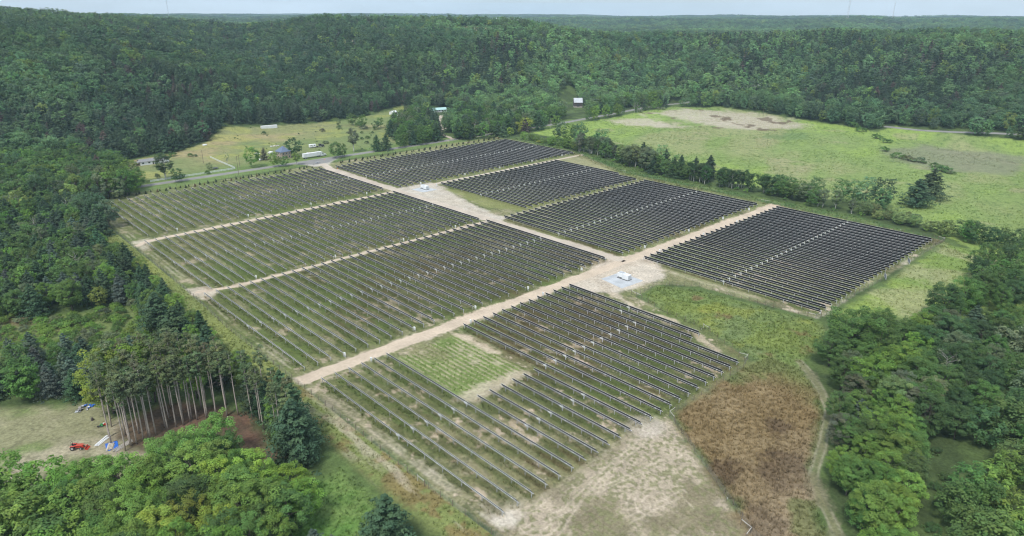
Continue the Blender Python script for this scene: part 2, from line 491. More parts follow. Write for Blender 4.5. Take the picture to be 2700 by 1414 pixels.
def ground_color(x, y):
    """plant and soil cover at points x, y"""
    x = np.asarray(x, float).ravel(); y = np.asarray(y, float).ravel()
    r, a = polar(x, y)
    c = const(len(x), (0.055, 0.080, 0.030))
    ff = far_field(x, y)
    c = mixc(c, (0.40, 0.35, 0.22), sstep(1.1, 0.95, ff) * (r > 950))
    far = c
    nb = np.where(r < 1000)[0]
    x = x[nb]; y = y[nb]; c = c[nb]
    nA = fbm(x, y, 38, 3, 1); nB = fbm(x, y, 9, 3, 2); nC = fbm(x, y, 2.6, 3, 3); nF = fbm(x, y, 0.9, 2, 8)
    c = mixc(c, (0.095, 0.14, 0.045), sstep(0.42, 0.62, nB) * 0.8)
    jit = (nB - 0.5) * 7 + (nC - 0.5) * 3
    dc = dist_line(COUNTY, x, y)
    # farm field
    i = bbm(FARM, x, y, 8); X, Y = x[i], y[i]
    sf = sdf(FARM, X, Y) + jit[i]
    fc = const(len(i), (0.215, 0.225, 0.098))
    fc = mixc(fc, (0.31, 0.255, 0.135), sstep(0.44, 0.62, nA[i]) * 0.8)
    fc = mixc(fc, (0.145, 0.195, 0.070), sstep(0.55, 0.40, fbm(X, Y, 90, 3, 4)) * 0.8)
    fc = mixc(fc, (0.29, 0.30, 0.08), sstep(0.60, 0.72, fbm(X, Y, 26, 3, 12)) * 0.5)
    fc = mixc(fc, (0.12, 0.13, 0.06), sstep(0.62, 0.75, nC[i]) * 0.5)
    fc = mixc(fc, (0.13, 0.20, 0.055), sstep(26, 8, dc[i]) * 0.7)
    blend(c, i, fc, sstep(2, -2, sf))
    # meadow behind the hedgerow
    i = bbm(MEADOW, x, y, 8); X, Y = x[i], y[i]
    mc = const(len(i), (0.190, 0.255, 0.080))
    band = fbm(X * 0.35 + Y * 0.2, Y - X * 0.35, 60, 4, 21)
    mc = mixc(mc, (0.225, 0.310, 0.072), sstep(0.48, 0.64, band) * 0.9)
    mc = mixc(mc, (0.265, 0.270, 0.130), sstep(0.46, 0.32, band) * 0.7)
    mc = mixc(mc, (0.28, 0.265, 0.145), sstep(0.60, 0.72, fbm(X + Y * 0.8, Y - X * 0.8, 44, 4, 22)) * 0.6)
    mc = mixc(mc, (0.095, 0.155, 0.045), sstep(0.54, 0.70, nC[i] * 0.6 + nF[i] * 0.4) * 0.8)
    mc = mixc(mc, (0.12, 0.19, 0.07), sstep(2, -6, sdf(pix([(2010, 362), (2060, 350), (2120, 352), (2140, 362), (2060, 372)]), X, Y) + (nB[i] - .5) * 30) * 0.6)
    wob = (nB[i] - .5) * 26 + (nA[i] - .5) * 34
    sand1 = sdf(pix([(1745, 300), (1800, 286), (1870, 290), (1990, 307), (2120, 328), (2150, 336), (2060, 338), (1950, 342), (1860, 330), (1780, 315)]), X, Y) + wob
    sand2 = sdf(pix([(1600, 330), (1660, 312), (1700, 302), (1760, 318), (1810, 336), (1740, 338), (1680, 338)]), X, Y) + wob
    mc = mixc(mc, (0.43, 0.375, 0.30), sstep(8, -10, np.minimum(sand1, sand2)) * (0.55 + 0.45 * nC[i]))
    mc = mixc(mc, (0.13, 0.095, 0.06), (sand1 < 12) * sstep(0.66, 0.73, fbm(X * .5 + Y * .3, Y - X * .5, 16, 3, 25)) * 0.8)
    purple = sdf(pix([(2360, 395), (2420, 375), (2520, 395), (2700, 420), (2700, 470), (2500, 455), (2400, 430)]), X, Y) + (nA[i] - .5) * 50
    mc = mixc(mc, (0.185, 0.19, 0.125), sstep(8, -10, purple) * 0.75)
    blend(c, i, mc, sstep(2, -2, sdf(MEADOW, X, Y) + jit[i]))
    # rank green grass between hedgerow and fence
    i = bbm(HEDGE_GRASS, x, y, 10); X, Y = x[i], y[i]
    hc = const(len(i), (0.085, 0.145, 0.046))
    hc = mixc(hc, (0.14, 0.19, 0.065), sstep(0.42, 0.62, nB[i] * .6 + nC[i] * .4))
    blend(c, i, hc, sstep(4, -4, sdf(HEDGE_GRASS, X, Y) + jit[i]))
    # fields beyond the fence
    for poly, base, c1, c2, amt in ((EAST, (0.175, 0.245, 0.065), (0.24, 0.31, 0.070), (0.30, 0.285, 0.165), 0.6), (NOTCH, (0.145, 0.195, 0.060), (0.185, 0.225, 0.06), (0.155, 0.20, 0.085), 0.7),
                                    (LANE, (0.11, 0.215, 0.048), (0.14, 0.25, 0.055), (0.15, 0.19, 0.065), 0.6), (CLEAR, (0.23, 0.225, 0.125), (0.135, 0.185, 0.06), (0.36, 0.315, 0.225), 0.85),
                                    (SHRUBS, (0.14, 0.18, 0.062), (0.18, 0.23, 0.075), (0.17, 0.12, 0.075), 0.8), (REDT, (0.150, 0.088, 0.060), (0.185, 0.125, 0.085), (0.095, 0.07, 0.045), 0.9)):
        i = bbm(poly, x, y, 8); X, Y = x[i], y[i]
        k = const(len(i), base)
        k = mixc(k, c1, sstep(0.45, 0.66, fbm(X, Y, 15, 5, 31)) * amt)
        k = mixc(k, c2, sstep(0.48, 0.66, fbm(X, Y, 19, 5, 37)) * amt)
        k = mixc(k, np.array(base) * 0.6, sstep(0.52, 0.70, nC[i] * .5 + nF[i] * .5) * 0.6)
        if poly is NOTCH:
            k = mixc(k, (0.17, 0.095, 0.055), sstep(0.66, 0.76, fbm(X, Y, 9, 4, 41)) * 0.6)
            k = mixc(k, (0.25, 0.27, 0.055), sstep(0.60, 0.74, fbm(X, Y, 13, 5, 42)) * 0.5)
        blend(c, i, k, sstep(2.5, -2.5, sdf(poly, X, Y) + jit[i] * 0.8))
    # strip between woods and the west fence
    i = np.where((x > 55) & (x < 96) & (y > 40) & (y < 482))[0]; X, Y = x[i], y[i]
    dw = dist_line(W_FENCE, X, Y); westside = X < np.interp(Y, [92, 157, 284, 398, 474], [81.8, 81.6, 84, 86, 90])
    k = const(len(i), (0.165, 0.195, 0.065))
    k = mixc(k, (0.22, 0.245, 0.075), sstep(0.45, 0.62, nA[i]) * 0.8 * sstep(130, 240, Y))
    k = mixc(k, (0.20, 0.125, 0.06), sstep(240, 150, Y) * sstep(0.50, 0.62, nB[i] * .6 + nC[i] * .4) * 0.6)
    k = mixc(k, (0.42, 0.365, 0.28), sstep(200, 140, Y) * sstep(0.52, 0.64, fbm(X * 1.4, Y * 0.25, 7, 5, 43)) * 0.6)
    blend(c, i, k, sstep(11, 6, dw + jit[i] * 0.4) * westside)
    # ---------------- inside the fence
    i = bbm(SITE, x, y, 3); X, Y = x[i], y[i]
    A_, B_, C_, F_ = nA[i], nB[i], nC[i], nF[i]
    S_ = fbm(X, Y * 0.14, 3.4, 4, 6)
    ss = sdf(SITE, X, Y)
    k = const(len(i), (0.135, 0.150, 0.060))
    k = mixc(k, GREEN, np.clip(sstep(0.44, 0.62, fbm(X, Y, 24, 4, 50)) + 0.35 * (Y > 185) * (Y < 370), 0, 1) * 0.7)
    k = mixc(k, DRY, sstep(0.48, 0.66, A_ * .6 + B_ * .4) * 0.5)
    k = mixc(k, (0.110, 0.086, 0.045), sstep(0.47, 0.62, fbm(X, Y, 30, 4, 52)) * 0.7 * sstep(300, 230, Y))
    k = mixc(k, (0.345, 0.305, 0.205), sstep(0.52, 0.64, S_ * .7 + C_ * .3) * 0.42)
    k = mixc(k, (0.070, 0.088, 0.032), sstep(0.48, 0.64, C_ * .4 + F_ * .6) * 0.65)
    k = mixc(k, SAND, sstep(0.60, 0.68, B_ * .45 + C_ * .35 + F_ * .2) * (0.5 + 0.35 * sstep(220, 120, Y)))
    # strip below the panels: taller plants, plus panel shade painted in; lanes between are mown
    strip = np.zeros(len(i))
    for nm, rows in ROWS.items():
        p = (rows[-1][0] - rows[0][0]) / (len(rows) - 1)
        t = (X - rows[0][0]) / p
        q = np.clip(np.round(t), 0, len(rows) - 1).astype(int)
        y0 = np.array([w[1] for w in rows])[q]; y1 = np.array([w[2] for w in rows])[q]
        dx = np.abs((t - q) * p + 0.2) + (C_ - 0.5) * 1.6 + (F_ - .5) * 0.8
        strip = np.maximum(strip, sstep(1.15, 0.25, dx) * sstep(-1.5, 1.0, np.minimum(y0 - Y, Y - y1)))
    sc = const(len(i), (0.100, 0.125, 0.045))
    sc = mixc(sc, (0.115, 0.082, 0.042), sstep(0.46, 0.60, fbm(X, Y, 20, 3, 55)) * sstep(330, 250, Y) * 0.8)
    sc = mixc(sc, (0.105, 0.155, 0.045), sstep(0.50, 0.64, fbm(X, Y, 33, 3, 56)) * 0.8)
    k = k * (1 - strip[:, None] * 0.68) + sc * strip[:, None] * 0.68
    k = mixc(k, (0.23, 0.245, 0.115), (X > 250) * sstep(0.45, 0.6, fbm(X, Y, 14, 3, 58)) * 0.55 * (1 - strip))
    soil = mixc(mixc(const(len(i), SAND), PALE, sstep(0.45, 0.62, A_) * 0.5), (0.40, 0.32, 0.235), sstep(0.52, 0.66, fbm(X, Y, 5, 4, 61)) * 0.55)
    def bare(d, w, amt=1.0, col=SAND, ragged=1.0):
        nonlocal k
        mm = sstep(w, -w, d + (B_ - 0.5) * 5.0 * ragged + (C_ - 0.5) * 3.0 * ragged + (F_ - .5) * 1.4 * ragged) * amt
        cc = soil * (np.array(col) / np.array(SAND))
        k = k * (1 - mm[:, None]) + cc * mm[:, None]
    V = lambda *p: [V2_(v, u) for v, u in p]
    bare(dist_line(ROAD_MAIN, X, Y) - 3.1, 0.9)
    bare(dist_line(ROAD_2, X, Y) - 1.6, 0.7, 0.85)
    bare(dist_line(ROAD_3, X, Y) - 2.1, 0.7, 0.9)
    bare(dist_line(ROAD_2E, X, Y) - 1.2, 1.4, 0.5)
    bare(dist_line(ROAD_3E, X, Y) - 2.0, 1.2, 0.7)
    bare(dist_line(ROAD_C, X, Y) - 3.3, 0.9, 1.0, (0.47, 0.405, 0.325))
    bare(sdf(PAD_S, X, Y), 2.0, 0.92, (0.49, 0.415, 0.33))
    bare(dist_line(V((172, -252), (150, -251), (120, -252.5)), X, Y) - 1.0, 1.6, 0.55)
    bare(dist_line(V((160, -212), (145, -207), (120, -206), (105, -199)), X, Y) - 1.5, 1.2, 0.7)
    bare(sdf(PAD_N, X, Y), 2.0, 0.9, (0.47, 0.41, 0.335))
    bare(sdf(V((288, -83), (284, -92), (275, -93), (270, -87)), X, Y), 1.5, 0.8, PALE)
    bare(sdf(V((370, -86), (370, -96), (352, -91), (350, -87)), X, Y), 1.5, 0.6, PALE)
    dwi = dist_line(W_FENCE, X, Y)
    for off in (3.0, 4.9):
        bare(np.abs(dwi - off) + np.where(Y < 60, 9, 0), 0.55, 0.42, PALE, 0.4)
    bare(dist_line(V((93, -250), (89.5, -300), (89, -330), (92, -352)), X, Y) - 1.0, 2.0, 0.65, PALE)
    bare(dist_line(V((178, -84), (150, -84.2), (110, -85), (94, -90), (90, -105), (92, -130), (91, -148)), X, Y) - 1.0, 2.4, 0.5, (0.47, 0.40, 0.31), 1.4)
    # south yard: wheel-churned sand with thin weeds
    my = sstep(2, -2, sdf(YARD, X, Y))
    k = mixc(k, (0.215, 0.185, 0.120), my * 0.88)
    k = mixc(k, (0.43, 0.36, 0.275), my * sstep(0.46, 0.64, B_ * .5 + A_ * .3 + C_ * .2) * 0.7)
    k = mixc(k, (0.19, 0.175, 0.10), my * sstep(0.46, 0.62, C_ * .3 + F_ * .7) * 0.55)
    k = mixc(k, (0.155, 0.17, 0.07), my * sstep(0.50, 0.68, A_) * sstep(0.44, 0.62, C_ * .3 + F_ * .7) * 0.5)
    for px_, py_, r0_, sx, sy, arc in ((1728, 1322, 7.5, 0.8, 1.15, 2.4), (1690, 1180, 5.0, 1.0, 0.8, 0.4), (1420, 1375, 6.0, 1.0, 1.0, 4.0)):
        cx, cy2 = at(px_, py_)
        ang = np.arctan2(Y - cy2, X - cx)
        rr = np.hypot((X - cx) * sx, (Y - cy2) * sy) + (C_ - .5) * 0.9
        ring = np.exp(-((np.abs((rr % 1.9) - 0.95)) / 0.26) ** 2) * sstep(r0_, r0_ - 1.5, rr) * sstep(1.5, 2.8, rr) * (0.35 + 0.65 * sstep(-0.2, 0.7, np.cos(ang - arc)))
        k = mixc(k, (0.50, 0.42, 0.33), ring * 0.6 * sstep(0.36, 0.52, B_))
    for w_ in ([(1330, 1375), (1420, 1330), (1520, 1230), (1640, 1150), (1740, 1105)], [(1380, 1400), (1500, 1340), (1600, 1240), (1700, 1160), (1765, 1115)], [(1560, 1420), (1680, 1360), (1800, 1300), (1880, 1380)], [(1480, 1420), (1560, 1300), (1700, 1240), (1790, 1200)]):
        dl = dist_line(pix(w_), X, Y) + (B_ - .5) * 1.2
        k = mixc(k, (0.45, 0.38, 0.295), np.exp(-((np.abs(dl - 0.9)) / 0.3) ** 2) * 0.55 * sstep(0.34, 0.52, B_) * my)
    cx, cy2 = at(1735, 1335)
    bare(np.hypot((X - cx) * 0.8, (Y - cy2) * 0.9) - 1.5, 1.5, 0.7)
    cx, cy2 = at(1350, 1365)
    bare(np.hypot((X - cx) * 0.8, (Y - cy2) * 1.3) - 2.6, 1.6, 0.85, PALE)
    cx, cy2 = at(1700, 1130)
    bare(np.hypot((X - cx) * 0.9, (Y - cy2) * 0.9) - 5, 2.5, 0.6, (0.47, 0.40, 0.33))
    # the open patch in the front block: sown strips
    mp = sstep(2, -2, sdf(PATCH, X, Y) + (B_ - .5) * 4)
    pc = const(len(i), (0.145, 0.195, 0.058))
    pc = mixc(pc, (0.37, 0.32, 0.215), sstep(0.50, 0.68, 0.5 + 0.22 * np.sin(X * 3.3 + (B_ - .5) * 2.2) + 0.5 * (F_ - .5) + 0.5 * (B_ - .5)) * 0.65)
    pc = mixc(pc, (0.20, 0.17, 0.10), sstep(0.52, 0.70, fbm(X, Y * 0.5, 12, 4, 67)) * 0.45)
    pc = mixc(pc, (0.40, 0.345, 0.25), sstep(0.60, 0.70, B_ * .5 + C_ * .5) * 0.5)
    k = k * (1 - mp[:, None]) + pc * mp[:, None]
    bare(sdf(V((179, -140), (172, -143), (155, -142), (158, -139)), X, Y), 1.2, 0.85, (0.47, 0.375, 0.275))
    bare(sdf(V((142, -112), (137, -116), (137, -140), (143, -138)), X, Y), 1.2, 0.6, (0.49, 0.40, 0.30))
    k = mixc(k, (0.20, 0.215, 0.08), sstep(2, -2, sdf(V((352, -272), (300, -262), (279, -272), (279, -300), (300, -279), (340, -278)), X, Y) + jit[i] * .5) * 0.85)
    k = mixc(k, (0.29, 0.275, 0.155), sstep(3, -3, sdf(V((368, -392), (368, -424), (330, -410), (300, -392)), X, Y) + jit[i] * .5) * 0.7)
    blend(c, i, k, sstep(1.2, -1.2, ss + (C_ - 0.5) * 2))
    # brown weed field
    i = bbm(BROWN, x, y, 8); X, Y = x[i], y[i]
    b = const(len(i), (0.205, 0.150, 0.075))
    b = mixc(b, (0.100, 0.068, 0.042), sstep(0.48, 0.62, fbm(X, Y, 21, 5, 71) + 0.12 * (nF[i] - .5)) * 0.75)
    b = mixc(b, (0.25, 0.19, 0.105), sstep(0.48, 0.62, fbm(X, Y, 13, 5, 72)) * 0.7)
    b = mixc(b, (0.31, 0.25, 0.17), sstep(66, 42, Y) * 0.6)
    b = mixc(b, (0.16, 0.19, 0.065), sstep(186, 208, X + (nA[i] - .5) * 26 + (nB[i] - .5) * 14) * 0.9)
    b = mixc(b, (0.14, 0.165, 0.06), sstep(0.58, 0.68, fbm(X, Y, 16, 4, 73)) * 0.7)
    blend(c, i, b, sstep(2.5, -2.5, sdf(BROWN, X, Y) + jit[i] * 0.9))
    # two-track along the east edge of the weed field
    dt = dist_line(RTRACK, x, y)
    c = mixc(c, (0.24, 0.215, 0.14), sstep(2.4, 0.2, dt + (nB - .5) * 5 + (nF - .5) * 2.2) * 0.55)
    c = mixc(c, (0.16, 0.16, 0.08), sstep(0.9, 0.4, dt + (nC - .5) * 1.2) * 0.5)
    c = mixc(c, (0.38, 0.33, 0.25), np.exp(-((np.abs(dt - 1.1 + (nB - .5))) / 0.38) ** 2) * 0.45 * sstep(0.40, 0.60, nB))
    # verges of the county road, farm drive, apron
    c = mixc(c, (0.13, 0.19, 0.06), sstep(17, 9, dc + jit * .4) * (r[nb] < 760) * 0.85 * (dist_line(ROAD_C, x, y) > 8))
    c = mixc(c, (0.34, 0.31, 0.235), sstep(4.4, 3.5, dc + (nC - .5) * 1.6) * 0.5)
    c = mixc(c, (0.42, 0.37, 0.28), sstep(2.6, 1.4, dist_line(DRIVE, x, y) + (nC - .5)) * 0.9)
    c = mixc(c, (0.43, 0.40, 0.35), sstep(2, -1, sdf(APRON, x, y)) * 0.95)
    far[nb] = c
    return far

# ------------------------------------------------------------------ terrain mesh (one sheet to the horizon)
_az = np.concatenate([np.linspace(-75, -41, 50)[:-1], np.linspace(-41, 41, 930), np.linspace(41, 75, 50)[1:]]) * math.pi / 180 + HEAD
_rr = np.concatenate([np.geomspace(70, 112, 20)[:-1], np.geomspace(112, 680, 560)[:-1], np.geomspace(680, 1500, 120)[:-1], np.geomspace(1500, 9000, 90)])
_A, _R = np.meshgrid(_az, _rr)
gx = (_R * np.sin(_A)).ravel(); gy = (_R * np.cos(_A)).ravel()
gz = hz(gx, gy)
nr, na = _A.shape
ii = np.arange(nr * na).reshape(nr, na)
quads = np.stack([ii[:-1, :-1], ii[:-1, 1:], ii[1:, 1:], ii[1:, :-1]], -1).reshape(-1, 4)[:, ::-1]
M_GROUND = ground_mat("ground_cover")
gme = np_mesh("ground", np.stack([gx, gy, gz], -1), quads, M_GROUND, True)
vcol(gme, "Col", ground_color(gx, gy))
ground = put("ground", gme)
tag(ground, "valley floor of grass, weeds and sand rising to wooded hills", "ground", kind="structure")
print("ground", round(time.time() - T0, 1))

# ------------------------------------------------------------------ roads and pads as sheets
def strip_mesh(name, pts, width, z, mat, step=1.2, rag=0.3, seed=0):
    P = []
    for (x0, y0), (x1, y1) in zip(pts, pts[1:]):
        n = max(1, int(math.hypot(x1 - x0, y1 - y0) / step))
        for i in range(n): P.append((x0 + (x1 - x0) * i / n, y0 + (y1 - y0) * i / n))
    P.append(pts[-1]); P = np.array(P)
    for _ in range(6): P[1:-1] = (P[:-2] + P[1:-1] * 2 + P[2:]) / 4
    t = np.gradient(P, axis=0); t /= np.linalg.norm(t, axis=1)[:, None]
    nrm = np.stack([-t[:, 1], t[:, 0]], -1)
    s = np.arange(len(P)) * step
    wl = width / 2 + (fbm(s, s * 0 + 3.3, 5, 3, seed) - .5) * 2 * rag
    wr = width / 2 + (fbm(s, s * 0 + 7.7, 5, 3, seed + 5) - .5) * 2 * rag
    cols = []
    for f in (-1, -0.4, 0.4, 1):
        w = np.where(f < 0, wl, wr) * f
        q = P + nrm * np.asarray(w)[:, None]
        zz = hz(q[:, 0], q[:, 1]) + z + (0.03 if abs(f) < 1 else 0.0)
        cols.append(np.column_stack([q, zz]))
    V = np.stack(cols, 1).reshape(-1, 3)
    i = np.arange(len(P) * 4).reshape(-1, 4)
    Q = np.stack([i[:-1, :-1], i[:-1, 1:], i[1:, 1:], i[1:, :-1]], -1).reshape(-1, 4)[:, ::-1]
    return np_mesh(name, V, Q, mat, True)
M_SAND = ground_mat("sandy_track", fixed=(0.50, 0.41, 0.315), lo=0.84, hi=1.14, s1=0.9, s2=0.12, bump=0.25)
M_SANDG = ground_mat("gravelly_track", fixed=(0.47, 0.405, 0.33), lo=0.86, hi=1.13, s1=0.9, s2=0.12, bump=0.25)
M_ASPH = ground_mat("worn_asphalt", fixed=(0.235, 0.23, 0.22), lo=0.9, hi=1.1, s1=1.5, s2=0.15, bump=0.1, rough=0.9)
M_GRAVEL = ground_mat("blue_grey_gravel", fixed=(0.425, 0.445, 0.46), lo=0.86, hi=1.14, s1=3.0, s2=0.3, bump=0.4)
for nm, pts, w, mt, lab in (
        ("county_road", COUNTY, 6.2, M_ASPH, "grey county road passing the farm and the meadow"),
        ("valley_road", EROAD, 5.5, M_ASPH, "pale far road between meadow and hillside woods"),
        ("dirt_road", ROAD_MAIN, 5.6, M_SAND, "wide sandy main track across the solar park"),
        ("dirt_road", ROAD_2, 2.6, M_SAND, "thin sandy track between second and third left blocks"),
        ("dirt_road", ROAD_3, 3.4, M_SAND, "sandy track between roadside and second left blocks"),
        ("dirt_road", ROAD_3E, 2.6, M_SANDG, "sandy track between roadside and second right blocks"),
        ("dirt_road", ROAD_C[1:], 5.8, M_SANDG, "pale central track from the entrance to the near inverter"),
        ("driveway", DRIVE, 3.2, M_SANDG, "curved gravel drive leading to the wooded farmstead")):
    o = put(nm, strip_mesh(nm, pts, w, 0.02 if "dirt" in nm else 0.03, mt, rag=0.15 if mt is M_ASPH else 0.7, seed=len(lab)))
    tag(o, lab, "road", kind="structure")
def sheet(name, pts, z, mat, lab, sub=6):
    mb = MB()
    P = []
    n = len(pts)
    rnd = random.Random(len(lab))
    for i in range(n):
        x0, y0 = pts[i]; x1, y1 = pts[(i + 1) % n]
        for k in range(sub):
            P.append((x0 + (x1 - x0) * k / sub + rnd.uniform(-.12, .12), y0 + (y1 - y0) * k / sub + rnd.uniform(-.12, .12), z))
    mb.poly(P)
    o = put(name, mb.mesh(name, mat))
    if o.data.polygons[0].normal.z < 0: o.data.flip_normals()
    return tag(o, lab, "gravel pad", kind="structure")
sheet("gravel_pad", [vu(176.3, -222.0)[:2], vu(175.4, -234.8)[:2], vu(162.0, -233.6)[:2], vu(163.0, -219.6)[:2]], 0.05, M_GRAVEL, "blue grey gravel pad under the near inverter")
sheet("gravel_pad", [vu(363.5, -255.0)[:2], vu(365.0, -266.0)[:2], vu(352.0, -267.3)[:2], vu(352.2, -256.2)[:2]], 0.05, M_GRAVEL, "blue grey gravel pad under the far inverter")
o = sheet("entrance_apron", [vu(488.2, -238)[:2], vu(488.2, -274)[:2], vu(482, -266)[:2], vu(476.5, -257)[:2], vu(476.5, -246)[:2], vu(482, -241)[:2]], 0.018, M_ASPH, "grey entrance apron where the site track meets the road")
# ------------------------------------------------------------------ solar trackers
M_CELL = pmat("module_glass", (0.012, 0.014, 0.019), rough=0.32, var=0.2, scale=1.2, spec=0.45)
M_BACK = pmat("module_back", (0.008, 0.0095, 0.012), rough=0.45, var=0.25, scale=1.2, spec=0.12)
M_ALU = pmat("aluminium_frame", (0.76, 0.77, 0.78), rough=0.45, metal=0.0, var=0.06)
M_GALV = pmat("galvanised_steel", (0.60, 0.61, 0.63), rough=0.5, metal=0.0, var=0.10, scale=3)
M_WHITE = pmat("white_paint", (0.70, 0.72, 0.725), rough=0.45, var=0.05)
M_POST = pmat("steel_pile", (0.46, 0.47, 0.48), rough=0.55, var=0.15, scale=3)
TILT = math.radians(58.0)
TUBE_Z = 1.45
CHORD = 2.3
MOD = 1.134
# local frame of a row: origin on the ground under the middle of the tube, Y along the tube, +X away from the camera side
_c, _s = math.cos(TILT), math.sin(TILT)
def panel_pt(a, y, n):
    """a: along chord (+ = down/away), n: off the tube towards the cell side"""
    return (a * _c + n * _s, y, TUBE_Z - a * _s + n * _c)
def panels_mesh(ln):
    n = int((ln - 0.5) / (MOD + 0.022))
    mb = MB()
    gap_mid = 0.36
    half = n // 2
    for side in (-1, 1):
        for i in range(half):
            y0 = side * (gap_mid / 2 + i * (MOD + 0.022)); y1 = y0 + side * MOD
            if y1 < y0: y0, y1 = y1, y0
            P = [panel_pt(a, y, k) for k in (0.12, 0.17) for (a, y) in ((-CHORD / 2, y0), (CHORD / 2, y0), (CHORD / 2, y1), (-CHORD / 2, y1))]
            # frame sides
            for q, mi in (((0, 1, 5, 4), 2), ((1, 2, 6, 5), 1), ((2, 3, 7, 6), 2), ((3, 0, 4, 7), 1)):
                mb.quad(P[q[0]], P[q[1]], P[q[2]], P[q[3]], mi)
            mb.quad(P[4], P[5], P[6], P[7], 0)
            # frame lip round the recessed back
            w = 0.03
            I = [panel_pt(a, y, 0.12) for (a, y) in ((-CHORD / 2 + w, y0 + w), (CHORD / 2 - w, y0 + w), (CHORD / 2 - w, y1 - w), (-CHORD / 2 + w, y1 - w))]
            D = [panel_pt(a, y, 0.15) for (a, y) in ((-CHORD / 2 + w, y0 + w), (CHORD / 2 - w, y0 + w), (CHORD / 2 - w, y1 - w), (-CHORD / 2 + w, y1 - w))]
            for q in range(4):
                mb.quad(P[q], P[(q + 1) % 4], I[(q + 1) % 4], I[q], 2)
            mb.quad(D[3], D[2], D[1], D[0], 2)
    return mb.mesh("solar_panels", [M_CELL, M_ALU, M_BACK])
def tube_mesh(ln):
    mb = MB()
    mb.tube([(0, -ln / 2, TUBE_Z), (0, ln / 2, TUBE_Z)], 0.072, 8)
    n = int(ln / 2 / (MOD + 0.022))
    for k in range(-n, n + 1):          # clamp rails behind each joint between modules
        y = k * (MOD + 0.022) + (0.18 if k > 0 else -0.18)
        if k == 0: continue
        a = [panel_pt(-0.24, y - 0.02, 0.112), panel_pt(0.24, y - 0.02, 0.112), panel_pt(0.24, y + 0.02, 0.112), panel_pt(-0.24, y + 0.02, 0.112)]
        mb.poly(a, 1)
    return mb.mesh("torque_tube", [M_GALV, M_BACK], True)
def couplings_mesh(ln):
    mb = MB()
    k = 5.6
    while k < ln / 2 - 2:
        for s in (-1, 1):
            mb.cbox((-0.03, s * k, TUBE_Z), (0.2, 0.4, 0.18))
        k += 11.4
    return mb.mesh("tube_couplings", M_WHITE)
def post_mesh():
    mb = MB()
    h = TUBE_Z - 0.02
    mb.box(-0.05, 0.05, -0.09, -0.075, -0.3, h); mb.box(-0.05, 0.05, 0.075, 0.09, -0.3, h); mb.box(-0.008, 0.008, -0.075, 0.075, -0.3, h)
    mb.cbox((0, 0, h + 0.02), (0.26, 0.12, 0.22))
    return mb.mesh("post", M_POST)
def post_ys(ln):
    """pile spacing as surveyed: short bay next to the drive, then 7.6 m bays"""
    ys = []
    y = 4.1
    while y < ln / 2 - 0.2:
        ys.append(y); y += 7.6
    if ln / 2 - ys[-1] > 2.5: ys.append(ln / 2 - 0.7)
    return [-q for q in ys[::-1]] + ys
def posts_mesh(ln):
    mb = MB(); h = TUBE_Z
    for y in post_ys(ln):
        mb.box(-0.03, 0.03, y - 0.05, y + 0.05, -0.3, h)
        mb.cbox((0, y, h), (0.2, 0.08, 0.2))
    return mb.mesh("posts", M_POST)
def drive_mesh():
    """slew drive: strong pile, gearbox, curved gear sector and motor"""
    mb = MB()
    mb.box(-0.09, 0.09, -0.12, 0.12, -0.3, TUBE_Z - 0.1, 1)
    mb.cbox((-0.02, 0, TUBE_Z), (0.42, 0.34, 0.40))
    # gear sector on the back of the panels
    pts = []
    for i in range(9):
        q = math.radians(-95 + 190 * i / 8)
        a = math.sin(q) * 0.86; n = 0.07 - math.cos(q) * 0.42
        pts.append(panel_pt(a, 0, n))
    mb.tube(pts, 0.075, 6)
    mb.tube([(-0.2, 0, TUBE_Z), (-0.34, -0.1, TUBE_Z - 0.05), (-0.36, 0.55, TUBE_Z - 0.05)], 0.11, 8)
    mb.cbox((-0.14, 0.75, TUBE_Z + 0.02), (0.30, 0.46, 0.26))
    return mb.mesh("slew_drive", [M_WHITE, M_GALV])
ME_DRIVE = drive_mesh(); ME_POST = post_mesh()
_mcache = {}
def row_meshes(ln):
    k = round(ln, 1)
    if k not in _mcache:
        _mcache[k] = (panels_mesh(k), tube_mesh(k), couplings_mesh(k), posts_mesh(k))
    return _mcache[k]
BLOCK_LABEL = {'A': ("woods", "roadside block left of the centre track"), 'B': ("woods", "second block left of the centre track"), 'C': ("woods", "third block left of the centre track"), 'D': ("woods", "front block before the sandy crossroad"),
               'E': ("centre track", "roadside block on the right side"), 'F': ("centre track", "second block on the right side"), 'G': ("centre track", "third block on the right side"), 'H': ("gravel pad", "front block on the right side")}
for nm, rows in ROWS.items():
    side, where = BLOCK_LABEL[nm]
    for i, (x, y0, y1) in enumerate(rows):
        ln = y0 - y1
        pm, tm, cm, psm = row_meshes(ln)
        lab = "solar tracker row, %s from the %s in the %s" % (ordinal(i + 1), side, where)
        e = empty("solar_tracker", (x, (y0 + y1) / 2, 0), 0, lab, "solar panels", "tracker rows of the solar park")
        tag(put("solar_panels", pm, e), kind="stuff")
        put("torque_tube", tm, e)
        tag(put("tube_couplings", cm, e), kind="stuff")
        put("slew_drive", ME_DRIVE, e)
        if nm == 'D' or (nm == 'C' and i < 16) or (nm == 'H' and i < 6):
            for y in post_ys(ln):
                put("post", ME_POST, e, (0, y, 0))
        else:
            tag(put("posts", psm, e), kind="stuff")
print("trackers", round(time.time() - T0, 1))
